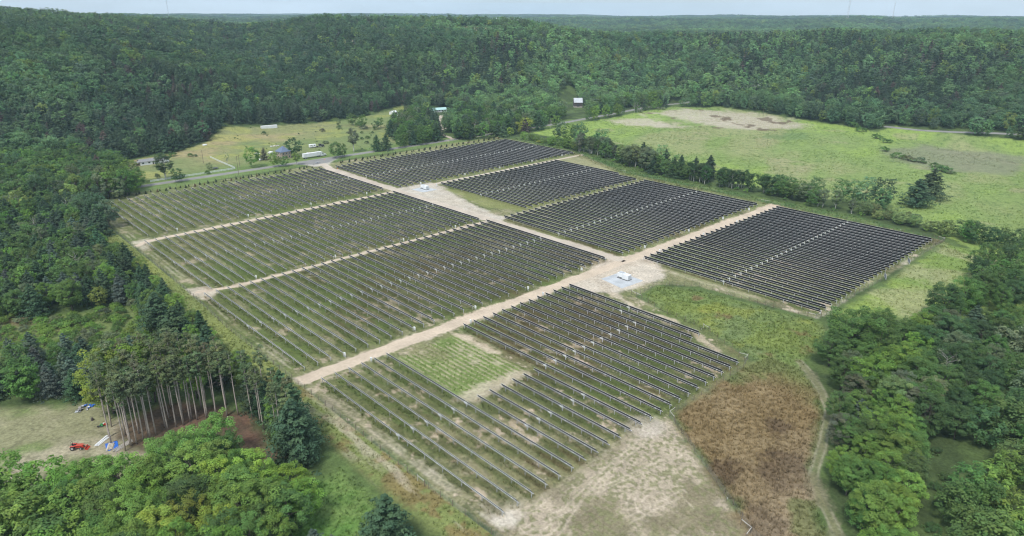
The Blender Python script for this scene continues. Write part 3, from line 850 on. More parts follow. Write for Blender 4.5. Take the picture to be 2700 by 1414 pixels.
# ------------------------------------------------------------------ trees
def leaf_mat(name, trans=0.28, rough=0.65):
    m = bpy.data.materials.new(name)
    m.use_nodes = True
    nt = m.node_tree
    b = nt.nodes["Principled BSDF"]
    out = nt.nodes["Material Output"]
    b.inputs["Roughness"].default_value = rough
    b.inputs["Specular IOR Level"].default_value = 0.25
    tint = nt.nodes.new("ShaderNodeAttribute"); tint.attribute_type = 'INSTANCER'; tint.attribute_name = "tint"
    var = nt.nodes.new("ShaderNodeAttribute"); var.attribute_name = "Var"
    mx = nt.nodes.new("ShaderNodeMixRGB"); mx.blend_type = 'MULTIPLY'; mx.inputs["Fac"].default_value = 1.0
    nt.links.new(tint.outputs["Color"], mx.inputs[1]); nt.links.new(var.outputs["Color"], mx.inputs[2])
    nt.links.new(mx.outputs["Color"], b.inputs["Base Color"])
    tr = nt.nodes.new("ShaderNodeBsdfTranslucent")
    warm = nt.nodes.new("ShaderNodeMixRGB"); warm.blend_type = 'MULTIPLY'; warm.inputs["Fac"].default_value = 1.0
    warm.inputs[2].default_value = (1.25, 1.3, 0.75, 1)
    nt.links.new(mx.outputs["Color"], warm.inputs[1]); nt.links.new(warm.outputs["Color"], tr.inputs["Color"])
    ms = nt.nodes.new("ShaderNodeMixShader"); ms.inputs["Fac"].default_value = trans
    nt.links.new(b.outputs["BSDF"], ms.inputs[1]); nt.links.new(tr.outputs["BSDF"], ms.inputs[2])
    nt.links.new(ms.outputs["Shader"], out.inputs["Surface"])
    return m
M_LEAF = leaf_mat("leaves", 0.30)
M_NEEDLE = leaf_mat("needles", 0.12, 0.75)
M_BARK = pmat("bark", (0.115, 0.095, 0.08), rough=0.9, var=0.3, scale=4)
M_PBARK = pmat("pine_bark", (0.40, 0.345, 0.30), rough=0.9, var=0.25, scale=3)
M_WBARK = pmat("pale_bark", (0.46, 0.44, 0.40), rough=0.85, var=0.25, scale=3)

def leaf_cloud(rng, C, Rc, per, size, squash=0.8, aspect=1.0, upb=0.45, shell=0.55, vr=0.26, rough=0.34, mid=None):
    """leaf faces on the outside of foliage clumps: centres C (n,3), radii Rc (n,), `per` leaves each"""
    n = len(C)
    N = n * per
    idx = np.repeat(np.arange(n), per)
    d = rng.normal(size=(N, 3)); d /= np.linalg.norm(d, axis=1)[:, None]
    d[:, 2] = np.where((d[:, 2] < -0.2) & (rng.random(N) < 0.6), -d[:, 2], d[:, 2])
    rad = Rc[idx] * (shell + (1 - shell) * rng.random(N))
    p = C[idx] + d * rad[:, None] * np.array([1, 1, squash])
    out = p - (C.mean(axis=0) if mid is None else np.asarray(mid)); out /= np.linalg.norm(out, axis=1)[:, None] + 1e-6
    nrm = d * 0.62 + out * 0.45 + rng.normal(size=(N, 3)) * rough + np.array([0, 0, upb])
    nrm /= np.linalg.norm(nrm, axis=1)[:, None]
    t = np.cross(nrm, rng.normal(size=(N, 3))); t /= np.linalg.norm(t, axis=1)[:, None]
    b = np.cross(nrm, t)
    s = size * rng.uniform(0.65, 1.25, N)[:, None] * 0.5
    V = np.stack([p - t * s * aspect, p + b * s * 0.62 + nrm * s * 0.12, p + t * s * aspect, p - b * s * 0.62 + nrm * s * 0.12], 1).reshape(-1, 3)
    Q = np.arange(N * 4).reshape(-1, 4)
    var = (1 + (rng.random(n) - 0.5) * 2 * vr)[idx] * (1 + (rng.random(N) - 0.5) * 0.3)
    hue = (rng.random(n) - 0.5)[idx] * 0.16
    rgb = np.stack([var * (1 + hue), var, var * (1 - hue)], -1)
    return V, Q, np.repeat(rgb, 4, axis=0)

def crown_mesh(name, parts, mat):
    V = np.concatenate([p[0] for p in parts]); rgb = np.concatenate([p[2] for p in parts])
    Q = np.arange(len(V)).reshape(-1, 4)
    me = np_mesh(name, V, Q, mat)
    vcol(me, "Var", rgb)
    return me

def limb(mb, p0, p1, r0, r1, rng, bend=0.1, seg=4, n=6):
    p0 = np.array(p0, float); p1 = np.array(p1, float)
    L = np.linalg.norm(p1 - p0)
    k = rng.normal(size=3) * bend * L
    pts = []
    for i in range(seg + 1):
        t = i / seg
        pts.append(tuple(p0 + (p1 - p0) * t + k * math.sin(math.pi * t) * 0.5))
    mb.tube(pts, [r0 + (r1 - r0) * i / seg for i in range(seg + 1)], n)
    return pts

def make_broadleaf(seed, h=15.0, R=4.6, lo=0.16, clumps=80, per=60, leaf=0.45, top=1.0, lobes=5, bark=None, sparse=1.0, name="broadleaf", thick=1.0, cr=(0.19, 0.31), rough=0.34):
    rng = np.random.default_rng(seed)
    zc = h * (lo + (1 - lo) * 0.52); rz = h * (1 - lo) * 0.52
    ld = rng.normal(size=(lobes, 3)); ld /= np.linalg.norm(ld, axis=1)[:, None]; ld[:, 2] = np.abs(ld[:, 2]) * 0.7
    C = []; Rc = []
    k = 0
    while len(C) < clumps and k < clumps * 6:
        k += 1
        d = rng.normal(size=3); d /= np.linalg.norm(d)
        q = 0.80 + 0.24 * max(0, np.max(ld @ d)) + rng.normal() * 0.06
        f = rng.uniform(0.5, 1.0) ** 0.55 * q
        taper = 1.0 - 0.22 * max(0, d[2]) * (1 - top)
        c = np.array([d[0] * R * f * taper, d[1] * R * f * taper, zc + d[2] * rz * f])
        if c[2] < h * lo: continue
        C.append(c); Rc.append(R * rng.uniform(*cr) * sparse)
    C = np.array(C); Rc = np.array(Rc)
    parts = [leaf_cloud(rng, C, Rc, per, leaf, rough=rough, mid=(0, 0, zc - rz * 0.3))]
    crown = crown_mesh(name + "_crown", parts, M_LEAF)
    mb = MB()
    r = h * 0.014 * thick
    stem = limb(mb, (0, 0, -0.4), (rng.normal() * 0.3, rng.normal() * 0.3, h * 0.72), r * 1.25, r * 0.25, rng, 0.03, 6, 7)
    order = rng.permutation(len(C))[:14]
    for i in order:
        c = C[i]; z = max(h * lo * 0.9, min(c[2] - abs(rng.normal()) * h * 0.1 - 0.12 * h, h * 0.62))
        limb(mb, (0, 0, z), tuple(c), r * 0.5, r * 0.08, rng, 0.12, 3, 5)
    trunk = mb.mesh(name + "_trunk", bark or M_BARK, True)
    return trunk, crown

def make_pine(seed, h=15.0, R=4.2, lo=0.08, whorls=13, per=26, leaf=0.5, shape=0.75, name="pine", droop=0.12, fill=3):
    rng = np.random.default_rng(seed)
    C = []; Rc = []
    mb = MB()
    r = h * 0.014
    mb.tube([(0, 0, -0.4), (0.05, 0.02, h * 0.5), (0.02, 0, h * 0.97)], [r * 1.3, r * 0.75, r * 0.12], 7)
    for w in range(whorls):
        t = w / (whorls - 1)
        z = h * (lo + (0.97 - lo) * t)
        L0 = R * (1 - t) ** shape + 0.35
        nb = 6 if t < 0.8 else 4
        a0 = rng.random() * 6.28
        for k in range(nb):
            a = a0 + k * 6.283 / nb + rng.normal() * 0.22
            L = L0 * rng.uniform(0.68, 1.12)
            rise = L * (0.18 + 0.25 * t) - droop * L
            tip = np.array([math.cos(a) * L, math.sin(a) * L, z + rise])
            if k % 2 == 0: limb(mb, (0, 0, z), tuple(tip * np.array([.9, .9, 1]) - np.array([0, 0, 0.1 * (tip[2] - z)])), r * 0.3 * (1 - 0.6 * t), r * 0.06, rng, 0.05, 2, 4)
            for f in np.linspace(1.0, 0.34, fill):
                C.append(np.array([0, 0, z]) * (1 - f) + tip * f + rng.normal(size=3) * 0.12 * L0)
                Rc.append(L * 0.27 * (0.75 + 0.4 * f) * rng.uniform(0.8, 1.2) + 0.16)
    C.append(np.array([0, 0, h])); Rc.append(0.4)
    parts = [leaf_cloud(rng, np.array(C), np.array(Rc), per, leaf, squash=0.5, aspect=1.25, upb=0.6, shell=0.35, vr=0.18)]
    return mb.mesh(name + "_trunk", M_BARK, True), crown_mesh(name + "_crown", parts, M_NEEDLE)

def make_redpine(seed, h=21.0, R=2.7, per=40, leaf=0.42, name="red_pine", lo=0.66):
    rng = np.random.default_rng(seed)
    mb = MB()
    lean = rng.normal(size=2) * 0.35
    pts = []
    for i in range(7):
        t = i / 6
        pts.append((lean[0] * t + math.sin(t * 4 + seed) * 0.12, lean[1] * t + math.cos(t * 3 + seed) * 0.12, -0.4 + (h * 0.97 + 0.4) * t))
    mb.tube(pts, [0.21 * (1 - 0.78 * i / 6) + 0.01 for i in range(7)], 7)
    def axis(z):
        t = (z + 0.4) / (h * 0.97 + 0.4); return np.array([lean[0] * t, lean[1] * t, z])
    for k in range(12):     # dead snapped branches below the crown
        z = h * rng.uniform(0.42, lo + 0.05); a = rng.random() * 6.28; L = rng.uniform(0.5, 1.7)
        p = axis(z); limb(mb, tuple(p), tuple(p + np.array([math.cos(a) * L, math.sin(a) * L, L * rng.uniform(0.05, 0.4)])), 0.03, 0.008, rng, 0.08, 2, 4)
    C = []; Rc = []
    for k in range(34):
        t = rng.random(); z = h * (lo + (1 - lo) * t); a = rng.random() * 6.28
        L = R * (1 - 0.72 * t ** 1.6) * rng.uniform(0.45, 1.05) * (0.75 + 0.25 * min(1, t * 4))
        c = axis(z) + np.array([math.cos(a) * L, math.sin(a) * L, L * 0.2])
        C.append(c); Rc.append(rng.uniform(0.5, 0.95))
        if k % 3 == 0: limb(mb, tuple(axis(z - 0.3)), tuple(c), 0.05, 0.012, rng, 0.06, 2, 4)
    parts = [leaf_cloud(rng, np.array(C), np.array(Rc), per, leaf, squash=0.62, aspect=1.2, upb=0.5, shell=0.3, vr=0.2)]
    return mb.mesh(name + "_trunk", M_PBARK, True), crown_mesh(name + "_crown", parts, M_NEEDLE)

def make_shrub(seed, h=3.0, R=2.4, clumps=30, per=40, leaf=0.3, name="shrub"):
    rng = np.random.default_rng(seed)
    C = []; Rc = []
    mb = MB()
    for k in range(clumps):
        a = rng.random() * 6.28; f = rng.random() ** 0.5
        z = h * (0.22 + 0.66 * (1 - f * f) * rng.uniform(0.5, 1.0))
        c = np.array([math.cos(a) * R * f * 0.85, math.sin(a) * R * f * 0.85, z]); C.append(c); Rc.append(rng.uniform(0.2, 0.34) * R)
        if k % 3 == 0: limb(mb, (c[0] * .1, c[1] * .1, -0.2), tuple(c), 0.05, 0.012, rng, 0.1, 2, 4)
    return mb.mesh(name + "_stems", M_BARK, True), crown_mesh(name + "_foliage", [leaf_cloud(rng, np.array(C), np.array(Rc), per, leaf)], M_LEAF)

def make_snag(seed, h=13.0, name="bare_tree", per=10):
    """half-dead tree: pale branches with thin foliage"""
    rng = np.random.default_rng(seed)
    mb = MB(); r = 0.17
    stem = limb(mb, (0, 0, -0.4), (0.4, 0.2, h * 0.8), r, 0.04, rng, 0.05, 6, 6)
    C = []
    for k in range(22):
        z = h * rng.uniform(0.3, 0.8); a = rng.random() * 6.28; L = rng.uniform(1.2, 3.4)
        tip = (math.cos(a) * L, math.sin(a) * L, z + L * rng.uniform(0.5, 1.1))
        limb(mb, (0.2, 0.1, z), tip, 0.06, 0.012, rng, 0.12, 3, 4); C.append(tip)
    C = np.array(C)
    return mb.mesh(name + "_trunk", M_WBARK, True), crown_mesh(name + "_crown", [leaf_cloud(rng, C, np.full(len(C), 0.7), per, 0.4)], M_LEAF)

# near / mid / far sets; ref heights let every kind be scaled
SETS = {}
def reg(kind, lod, ref, items): SETS[(kind, lod)] = (ref, items)
reg('broad', 'near', 15.0, [make_broadleaf(s, 15, 5.0, 0.10, 150, 84, 0.36, lobes=l, cr=(0.14, 0.25)) for s, l in ((1, 4), (2, 6), (3, 5), (4, 7))])
reg('broad', 'mid', 15.0, [make_broadleaf(s, 15, 5.0, 0.08, 76, 24, 0.76, lobes=l, cr=(0.17, 0.29), rough=0.24) for s, l in ((11, 4), (12, 6), (13, 5), (14, 7))])
reg('slim', 'near', 15.0, [make_broadleaf(s, 15, 3.1, 0.22, 100, 64, 0.36, top=0.5, bark=M_WBARK) for s in (21, 22)])
reg('slim', 'mid', 15.0, [make_broadleaf(s, 15, 3.1, 0.24, 40, 20, 0.80, top=0.5, bark=M_WBARK) for s in (23, 24)])
reg('pine', 'near', 15.0, [make_pine(s, 15, 4.6, 0.06, 14, 34, 0.50) for s in (31, 32, 33)])
reg('pine', 'mid', 15.0, [make_pine(s, 15, 4.7, 0.05, 13, 22, 0.68, fill=3) for s in (34, 35)])
reg('redpine', 'near', 21.0, [make_redpine(s) for s in (41, 42, 43, 44)])
reg('redpine', 'mid', 21.0, [make_redpine(s, per=14, leaf=0.75) for s in (45, 46)])
reg('shrub', 'near', 3.0, [make_shrub(s) for s in (51, 52, 53)])
reg('shrub', 'mid', 3.0, [make_shrub(s, clumps=20, per=16, leaf=0.5) for s in (54, 55)])
reg('snag', 'near', 13.0, [make_snag(s, per=26) for s in (61, 62)])
reg('snag', 'mid', 13.0, [make_snag(s, per=10) for s in (63,)])

TREES = []      # dicts of trees to place
TINT = {'bright': (0.160, 0.269, 0.054), 'green': (0.104, 0.188, 0.050), 'dark': (0.067, 0.131, 0.046), 'yellow': (0.260, 0.336, 0.059), 'grey': (0.143, 0.185, 0.101),
        'pine': (0.064, 0.118, 0.058), 'blue': (0.097, 0.143, 0.104), 'redpine': (0.118, 0.150, 0.066), 'brown': (0.151, 0.134, 0.084), 'willow': (0.202, 0.269, 0.101)}
rg = np.random.default_rng(7)
def add(kind, x, y, h, tint='green', w=1.0, where="", jit=0.14):
    t = np.array(TINT[tint]) * (1 + rg.normal() * jit) * (1 + rg.normal(size=3) * 0.06)
    TREES.append(dict(kind=kind, x=x, y=y, h=h, tint=np.clip(t, 0.01, 0.5), w=w, where=where, rz=rg.random() * 6.28))
def scatter(poly, spacing, hr, kinds, where, wr=(0.9, 1.15), avoid=None):
    """kinds: list of (weight, kind, tint)"""
    xs = [p[0] for p in poly]; ys = [p[1] for p in poly]
    pts = []
    area = (max(xs) - min(xs)) * (max(ys) - min(ys))
    n = int(area / spacing ** 2 * 5)
    cx = rg.uniform(min(xs), max(xs), n); cy_ = rg.uniform(min(ys), max(ys), n)
    ok = inside(poly, cx, cy_)
    grid = {}
    wts = np.array([k[0] for k in kinds], float); wts /= wts.sum()
    for x, y in zip(cx[ok], cy_[ok]):
        gxk, gyk = int(x // spacing), int(y // spacing)
        if any((x - q[0]) ** 2 + (y - q[1]) ** 2 < spacing ** 2 for a in (-1, 0, 1) for b in (-1, 0, 1) for q in grid.get((gxk + a, gyk + b), ())): continue
        if avoid is not None and avoid(x, y): continue
        grid.setdefault((gxk, gyk), []).append((x, y))
        k = kinds[int(rg.choice(len(kinds), p=wts))]
        add(k[1], x, y, rg.uniform(*hr) * (k[3] if len(k) > 3 else 1), k[2], rg.uniform(*wr), where)
def along(pts, spacing, hr, kinds, where, spread=1.5, wr=(0.9, 1.15)):
    wts = np.array([k[0] for k in kinds], float); wts /= wts.sum()
    for (x0, y0), (x1, y1) in zip(pts, pts[1:]):
        L = math.hypot(x1 - x0, y1 - y0); n = max(1, int(L / spacing))
        for i in range(n):
            t = (i + rg.random() * 0.7) / n
            k = kinds[int(rg.choice(len(kinds), p=wts))]
            if where == "trees along the far county road":
                _r, _a = polar(np.array(x0 + (x1 - x0) * t), np.array(y0 + (y1 - y0) * t)); _p = IMG_W / 2 + F_PX * math.tan(float(_a)) / math.cos(PITCH)
                if 1478 < _p < 1552: continue
            add(k[1], x0 + (x1 - x0) * t + rg.normal() * spread, y0 + (y1 - y0) * t + rg.normal() * spread, rg.uniform(*hr) * (k[3] if len(k) > 3 else 1), k[2], rg.uniform(*wr), where)
def single(kind, px, py, h, tint, w=1.0, where=""):
    x, y = at(px, py); add(kind, x, y, h, tint, w, where, 0.05)

# --- foreground, left of the fence
scatter(pix([(-80, 1330), (330, 1315), (450, 1272), (530, 1228), (600, 1222), (655, 1300), (770, 1292), (808, 1372), (730, 1480), (660, 1620), (-80, 1620)]), 4.4, (10.5, 14.5),
        [(6, 'broad', 'bright'), (2, 'broad', 'green'), (1.0, 'broad', 'yellow')], "foreground grove", (1.0, 1.3))
scatter(pix([(290, 1180), (312, 1193), (360, 1172), (440, 1138), (520, 1110), (630, 1097), (606, 1050), (480, 1022), (370, 1045), (282, 1095)]), 3.4, (19.5, 22.5), [(1, 'redpine', 'redpine')], "pine stand with bare trunks")
for px, py in ((330, 1190), (348, 1176), (362, 1171), (378, 1161), (392, 1152), (413, 1147), (442, 1136), (465, 1126), (486, 1119), (503, 1112), (519, 1108), (545, 1103), (570, 1098), (600, 1095), (629, 1094)):
    single('redpine', px, py, rg.uniform(20, 22.5), 'redpine', 1.0, "pine stand with bare trunks")
scatter(pix([(640, 1088), (690, 1132), (745, 1196), (785, 1232), (818, 1212), (760, 1130), (690, 1062)]), 3.3, (17, 20), [(3, 'redpine', 'redpine'), (1, 'pine', 'pine')], "pines beside the red needle track")
for px, py, h, w, t in ((300, 1090, 20, 1.25, 'yellow'), (345, 1075, 20.5, 1.2, 'yellow'), (410, 1060, 20, 1.15, 'bright'), (520, 1050, 18, 1.1, 'bright')):
    single('broad', px, py, h, t, w * 0.85, "pine stand edge")
scatter(pix([(262, 650), (335, 695), (425, 780), (515, 880), (640, 998), (765, 1110), (815, 1175), (822, 1232), (775, 1215), (680, 1100), (540, 975), (420, 865), (300, 750)]), 4.9, (9.0, 13.0),
        [(5, 'pine', 'pine'), (2.2, 'broad', 'bright', 0.85), (1.6, 'broad', 'green', 0.9)], "tree belt along the left fence")
for px, py, h, w in ((425, 880, 16, 1.3), (470, 905, 14, 1.2), (535, 990, 14, 1.2), (585, 1010, 13, 1.1)):
    single('pine', px, py, h, 'pine', w, "tree belt along the left fence")
_mixed = [(3, 'pine', 'pine'), (1.5, 'pine', 'blue', 0.9), (3, 'broad', 'green', 0.95), (1, 'broad', 'bright', 0.9), (1.2, 'broad', 'grey', 0.9), (0.25, 'snag', 'grey')]
scatter(pix([(-300, 560), (140, 548), (180, 565), (262, 650), (300, 745), (420, 850), (400, 800), (300, 818), (150, 836), (-300, 866)]), 5.2, (10, 14.5), _mixed, "mixed woods left of the fence")
scatter(SHRUBS, 3.8, (2.0, 4.4), [(3, 'shrub', 'bright'), (2, 'shrub', 'green'), (1, 'shrub', 'grey')], "scrub clearing in the left woods")
scatter(pix([(-300, 965), (200, 958), (460, 965), (600, 990), (600, 1035), (480, 1010), (330, 1035), (245, 1055), (-300, 1072)]), 4.4, (8, 12.5), [(3, 'pine', 'blue'), (3, 'pine', 'pine'), (2, 'broad', 'green'), (0.7, 'broad', 'bright')], "thicket behind the pine stand")
single('pine', 1025, 1462, 15.5, 'pine', 1.3, "bottom edge of the lane")
for px, py, h, t in ((880, 1475, 6.5, 'blue'), (830, 1470, 7.5, 'blue'), (780, 1500, 6, 'grey'), (925, 1500, 6, 'blue')):
    single('pine', px, py, h, t, 1.2, "bottom edge of the lane")
# --- corner woods by the county road
_deci = [(4, 'broad', 'green'), (2, 'broad', 'dark'), (1.2, 'broad', 'bright'), (0.8, 'broad', 'grey'), (1, 'pine', 'pine', 0.9)]
scatter(pix([(-350, 470), (150, 440), (300, 440), (330, 470), (380, 500), (345, 520), (215, 538), (140, 545), (-350, 562)]), 5.4, (12, 17), _deci, "woods at the road corner")
# --- farmyard trees, one by one
for k, px, py, h, t, w in (('broad', 667, 442, 15.5, 'bright', 1.25), ('pine', 697, 422, 10, 'brown', 1.05), ('broad', 725, 441, 11.5, 'bright', 1.15), ('broad', 752, 439, 8, 'green', 1.5), ('slim', 783, 436, 10, 'bright', 1.5),
                           ('broad', 775, 413, 15.5, 'dark', 1.35), ('broad', 887, 417, 13, 'green', 1.35), ('broad', 902, 415, 12, 'green', 1.2), ('slim', 933, 402, 20.5, 'grey', 1.15), ('pine', 994, 399, 13.5, 'pine', 1.1), ('pine', 1019, 397, 14.5, 'pine', 1.1),
                           ('broad', 1054, 391, 12, 'green', 1.0), ('slim', 437, 474, 18.5, 'dark', 1.7), ('shrub', 415, 471, 4.5, 'grey', 0.6), ('broad', 469, 481, 10, 'dark', 1.45), ('broad', 553, 449, 6, 'grey', 1.2), ('shrub', 547, 459, 3.2, 'green', 0.8),
                           ('snag', 602, 447, 13.5, 'grey', 0.5), ('shrub', 696, 355, 4, 'dark', 0.8), ('shrub', 850, 348, 4.2, 'brown', 1.0), ('shrub', 859, 379, 3.0, 'grey', 1.5), ('shrub', 894, 340, 4.5, 'grey', 0.9), ('broad', 893, 332, 8, 'grey', 0.9),
                           ('broad', 928, 331, 13, 'green', 1.3), ('broad', 958, 340, 14, 'green', 1.1), ('shrub', 948, 333, 5.5, 'green', 1.3), ('shrub', 958, 341, 5, 'grey', 1.2), ('broad', 990, 342, 9, 'dark', 1.3), ('broad', 1003, 338, 11, 'green', 1.1),
                           ('shrub', 954, 352, 2.5, 'dark', 1.0), ('shrub', 982, 352, 2.4, 'dark', 1.0), ('shrub', 969, 366, 3.2, 'green', 1.1), ('shrub', 954, 368, 2.6, 'dark', 1.0), ('shrub', 967, 379, 3.0, 'dark', 1.0), ('shrub', 457, 414, 3.4, 'green', 1.5), ('shrub', 502, 413, 3.2, 'green', 1.0), ('shrub', 515, 414, 2.6, 'dark', 1.0)):
    single(k, px, py, h, t, w, "farm field")
for i in range(46):     # small bushes dotted over the pasture
    px, py = rg.uniform(600, 980), rg.uniform(335, 400)
    if inside(FARM, *at(px, py)): single('shrub', px, py, rg.uniform(0.7, 1.6), 'dark', 1.0, "farm pasture")
# --- grove round the farm drive
scatter(pix([(1022, 352), (1062, 390), (1110, 384), (1152, 374), (1140, 350), (1130, 325), (1100, 300), (1060, 318)]), 6.2, (11, 16), [(4, 'broad', 'green'), (1, 'broad', 'dark'), (1, 'broad', 'grey'), (1.5, 'pine', 'pine')], "grove beside the farm drive")
scatter(pix([(1196, 352), (1210, 374), (1262, 369), (1340, 357), (1350, 330), (1300, 305), (1200, 300), (1180, 320)]), 6.0, (12, 18), [(3, 'broad', 'green'), (1, 'broad', 'dark'), (1.2, 'slim', 'grey'), (2.5, 'pine', 'pine')], "grove beside the farm drive")
scatter(pix([(1345, 325), (1365, 348), (1400, 338), (1440, 330), (1540, 312), (1500, 300), (1400, 300), (1330, 305)]), 6.4, (12, 17.5), [(3, 'broad', 'green'), (1, 'broad', 'grey'), (1.5, 'pine', 'pine')], "grove north of the county road")
for px, py, h, w in ((1362, 352, 11, 1.6), (1388, 346, 13, 1.7), (1345, 358, 8, 1.4)):
    single('broad', px, py, h, 'yellow', w, "bright clump at the hedgerow head")
along([at(1445, 340), at(1520, 325), at(1600, 310), at(1700, 292), at(1760, 283)], 8.5, (10, 15), [(2, 'broad', 'green'), (2, 'broad', 'bright'), (0.8, 'snag', 'grey'), (0.8, 'pine', 'pine')], "trees along the far county road", 2.5)
along([at(1560, 300), at(1650, 285), at(1750, 272)], 8.0, (13, 19), [(2, 'broad', 'green'), (2, 'broad', 'bright'), (1, 'broad', 'grey')], "trees along the far county road", 4)
# --- hedgerow beside the meadow
HP = pix([(1385, 368), (1450, 381), (1530, 399), (1600, 416), (1640, 430), (1720, 455), (1800, 474), (1880, 489), (1960, 501), (2050, 516), (2150, 543), (2250, 563), (2350, 584), (2430, 603), (2520, 630), (2680, 668)])
HK = [((5, 7.5), [(3, 'broad', 'bright'), (1, 'shrub', 'yellow', 0.5)], 4.5), ((6, 9), [(3, 'broad', 'bright'), (1, 'broad', 'green')], 4.5), ((12, 15.5), [(4, 'slim', 'grey'), (2, 'slim', 'green')], 3.2), ((9, 13), [(3, 'broad', 'green'), (1, 'slim', 'grey')], 4.5),
      ((12, 17), [(2, 'broad', 'grey'), (2, 'slim', 'willow'), (1, 'broad', 'green')], 5), ((10, 14), [(1, 'pine', 'pine'), (4, 'broad', 'green')], 5), ((11, 14), [(3, 'slim', 'dark'), (1.5, 'broad', 'green', 0.9)], 3.8), ((11, 14), [(3, 'slim', 'dark'), (1.5, 'broad', 'dark', 0.9)], 4),
      ((10, 13), [(3, 'broad', 'dark'), (2, 'slim', 'green')], 4.6), ((10, 13), [(2, 'broad', 'green'), (1, 'broad', 'grey')], 5), ((7, 12), [(3, 'slim', 'grey'), (1, 'broad', 'grey', 0.7)], 5), ((5, 8.5), [(3, 'broad', 'willow'), (1, 'slim', 'grey')], 4.5),
      ((5.5, 8), [(3, 'broad', 'willow'), (1, 'broad', 'grey')], 4.5), ((6, 9), [(2, 'broad', 'willow'), (1, 'broad', 'green')], 4.5), ((9, 12), [(3, 'broad', 'dark'), (1, 'broad', 'green')], 5)]
for i, (hr, kk, sp) in enumerate(HK):
    wide = 1.4 if i in (0, 1, 11, 12, 13) else 1.2
    along([HP[i], HP[i + 1]], sp, hr, kk, "hedgerow beside the meadow", 1.6, (0.95 * wide, 1.2 * wide))
    if i in (2, 3, 4, 5, 6, 7, 8, 9, 11, 12, 14):
        o = 5.0
        along([(HP[i][0] + o, HP[i][1] + 1), (HP[i + 1][0] + o, HP[i + 1][1] + 1)], sp * 1.15, hr, kk, "hedgerow beside the meadow", 1.8, (0.95 * wide, 1.2 * wide))
along([(p[0] - 2.5, p[1]) for p in HP], 9, (1.5, 3.0), [(1, 'shrub', 'green'), (1, 'shrub', 'bright')], "foot of the hedgerow", 1.2)
single('pine', 1775, 468, 14.5, 'pine', 1.15, "hedgerow beside the meadow"); single('pine', 1793, 470, 15, 'pine', 1.1, "hedgerow beside the meadow")
single('pine', 2412, 545, 17, 'pine', 1.7, "open meadow beyond the hedgerow"); single('pine', 2450, 524, 19, 'pine', 1.55, "open meadow beyond the hedgerow")
for px, py, h, w in ((2268, 348, 6, 1.0), (2300, 340, 8, 1.0), (2310, 366, 5.5, 1.3), (2332, 377, 5, 1.3), (2330, 399, 5, 1.2), (2368, 417, 5.5, 1.5), (2395, 424, 5, 1.5), (2425, 428, 5, 1.5), (2462, 440, 4, 1.4), (2480, 452, 5.5, 1.8), (2505, 458, 3, 1.6), (2250, 340, 7, 1.1), (2285, 336, 8, 1.1)):
    single('shrub', px, py, h, 'grey' if px % 2 else 'green', w * 1.0, "bush line across the meadow")
    single('shrub', px + rg.uniform(6, 14), py + rg.uniform(-1, 3), h * rg.uniform(.5, .8), 'green', w * 1.1, "bush line across the meadow")
for px, py in ((1720, 288), (1735, 290), (1750, 290), (1690, 297)):
    single('shrub', px, py, 4.5, 'grey', 1.2, "sand patch in the meadow")
# --- woods at the lower right
for k, px, py, h, t, w in (('broad', 2240, 945, 18.5, 'green', 1.45), ('broad', 2185, 965, 12.5, 'green', 1.3), ('broad', 2310, 955, 16, 'green', 1.25), ('broad', 2285, 1045, 14, 'bright', 1.3), ('broad', 2375, 1010, 14, 'bright', 1.15), ('broad', 2240, 1060, 10, 'green', 1.1),
                           ('pine', 2260, 1120, 8.5, 'blue', 1.3), ('broad', 2320, 1110, 10, 'bright', 1.1), ('broad', 2350, 1105, 13, 'willow', 1.2), ('broad', 2400, 1120, 12, 'grey', 1.3), ('broad', 2230, 1190, 10.5, 'green', 1.1), ('broad', 2300, 1180, 12, 'bright', 1.1), ('broad', 2350, 1200, 12, 'bright', 1.15),
                           ('broad', 2235, 1290, 9.5, 'bright', 1.15), ('broad', 2270, 1310, 10, 'green', 1.1), ('broad', 2330, 1290, 11, 'bright', 1.1), ('broad', 2290, 1400, 12.5, 'bright', 1.2), ('broad', 2345, 1390, 11, 'bright', 1.2), ('broad', 2392, 1235, 11, 'green', 1.2), ('broad', 2420, 1010, 12, 'green', 1.1),
                           ('broad', 2470, 920, 12, 'grey', 1.2), ('snag', 2480, 1020, 13, 'grey', 1.0), ('broad', 2390, 920, 10, 'green', 1.1), ('broad', 2480, 845, 15, 'dark', 1.3), ('broad', 2530, 830, 15, 'green', 1.2), ('broad', 2330, 905, 9, 'green', 1.1), ('broad', 2350, 1500, 10, 'bright', 1.2), ('broad', 2290, 1500, 9, 'bright', 1.2), ('broad', 2230, 1120, 6.5, 'green', 1.0)):
    single(k, px, py, h, t, w, "woods at the lower right")
scatter(pix([(2420, 900), (2560, 860), (2950, 880), (2950, 1250), (2560, 1180), (2440, 1180), (2400, 1050)]), 6.0, (9, 14), [(4, 'broad', 'green'), (2, 'broad', 'dark'), (1, 'broad', 'grey'), (0.5, 'pine', 'pine')], "woods at the lower right", (1.05, 1.35))
scatter(pix([(2500, 1330), (2600, 1240), (2950, 1260), (2950, 1560), (2520, 1560)]), 5.5, (9, 13), [(3, 'broad', 'green'), (3, 'broad', 'bright')], "woods at the lower right", (1.1, 1.35))
scatter(pix([(2200, 1110), (2260, 1080), (2400, 1080), (2420, 1240), (2360, 1440), (2260, 1440), (2215, 1330), (2195, 1220)]), 5.6, (8, 11.5), [(3, 'broad', 'bright'), (3, 'broad', 'green'), (1, 'broad', 'grey')], "woods at the lower right", (1.05, 1.3))
scatter(pix([(2190, 930), (2330, 880), (2440, 900), (2420, 1060), (2260, 1090), (2200, 1010)]), 6.0, (9, 13), [(3, 'broad', 'green'), (2, 'broad', 'bright'), (1, 'broad', 'grey')], "woods at the lower right", (1.1, 1.35))
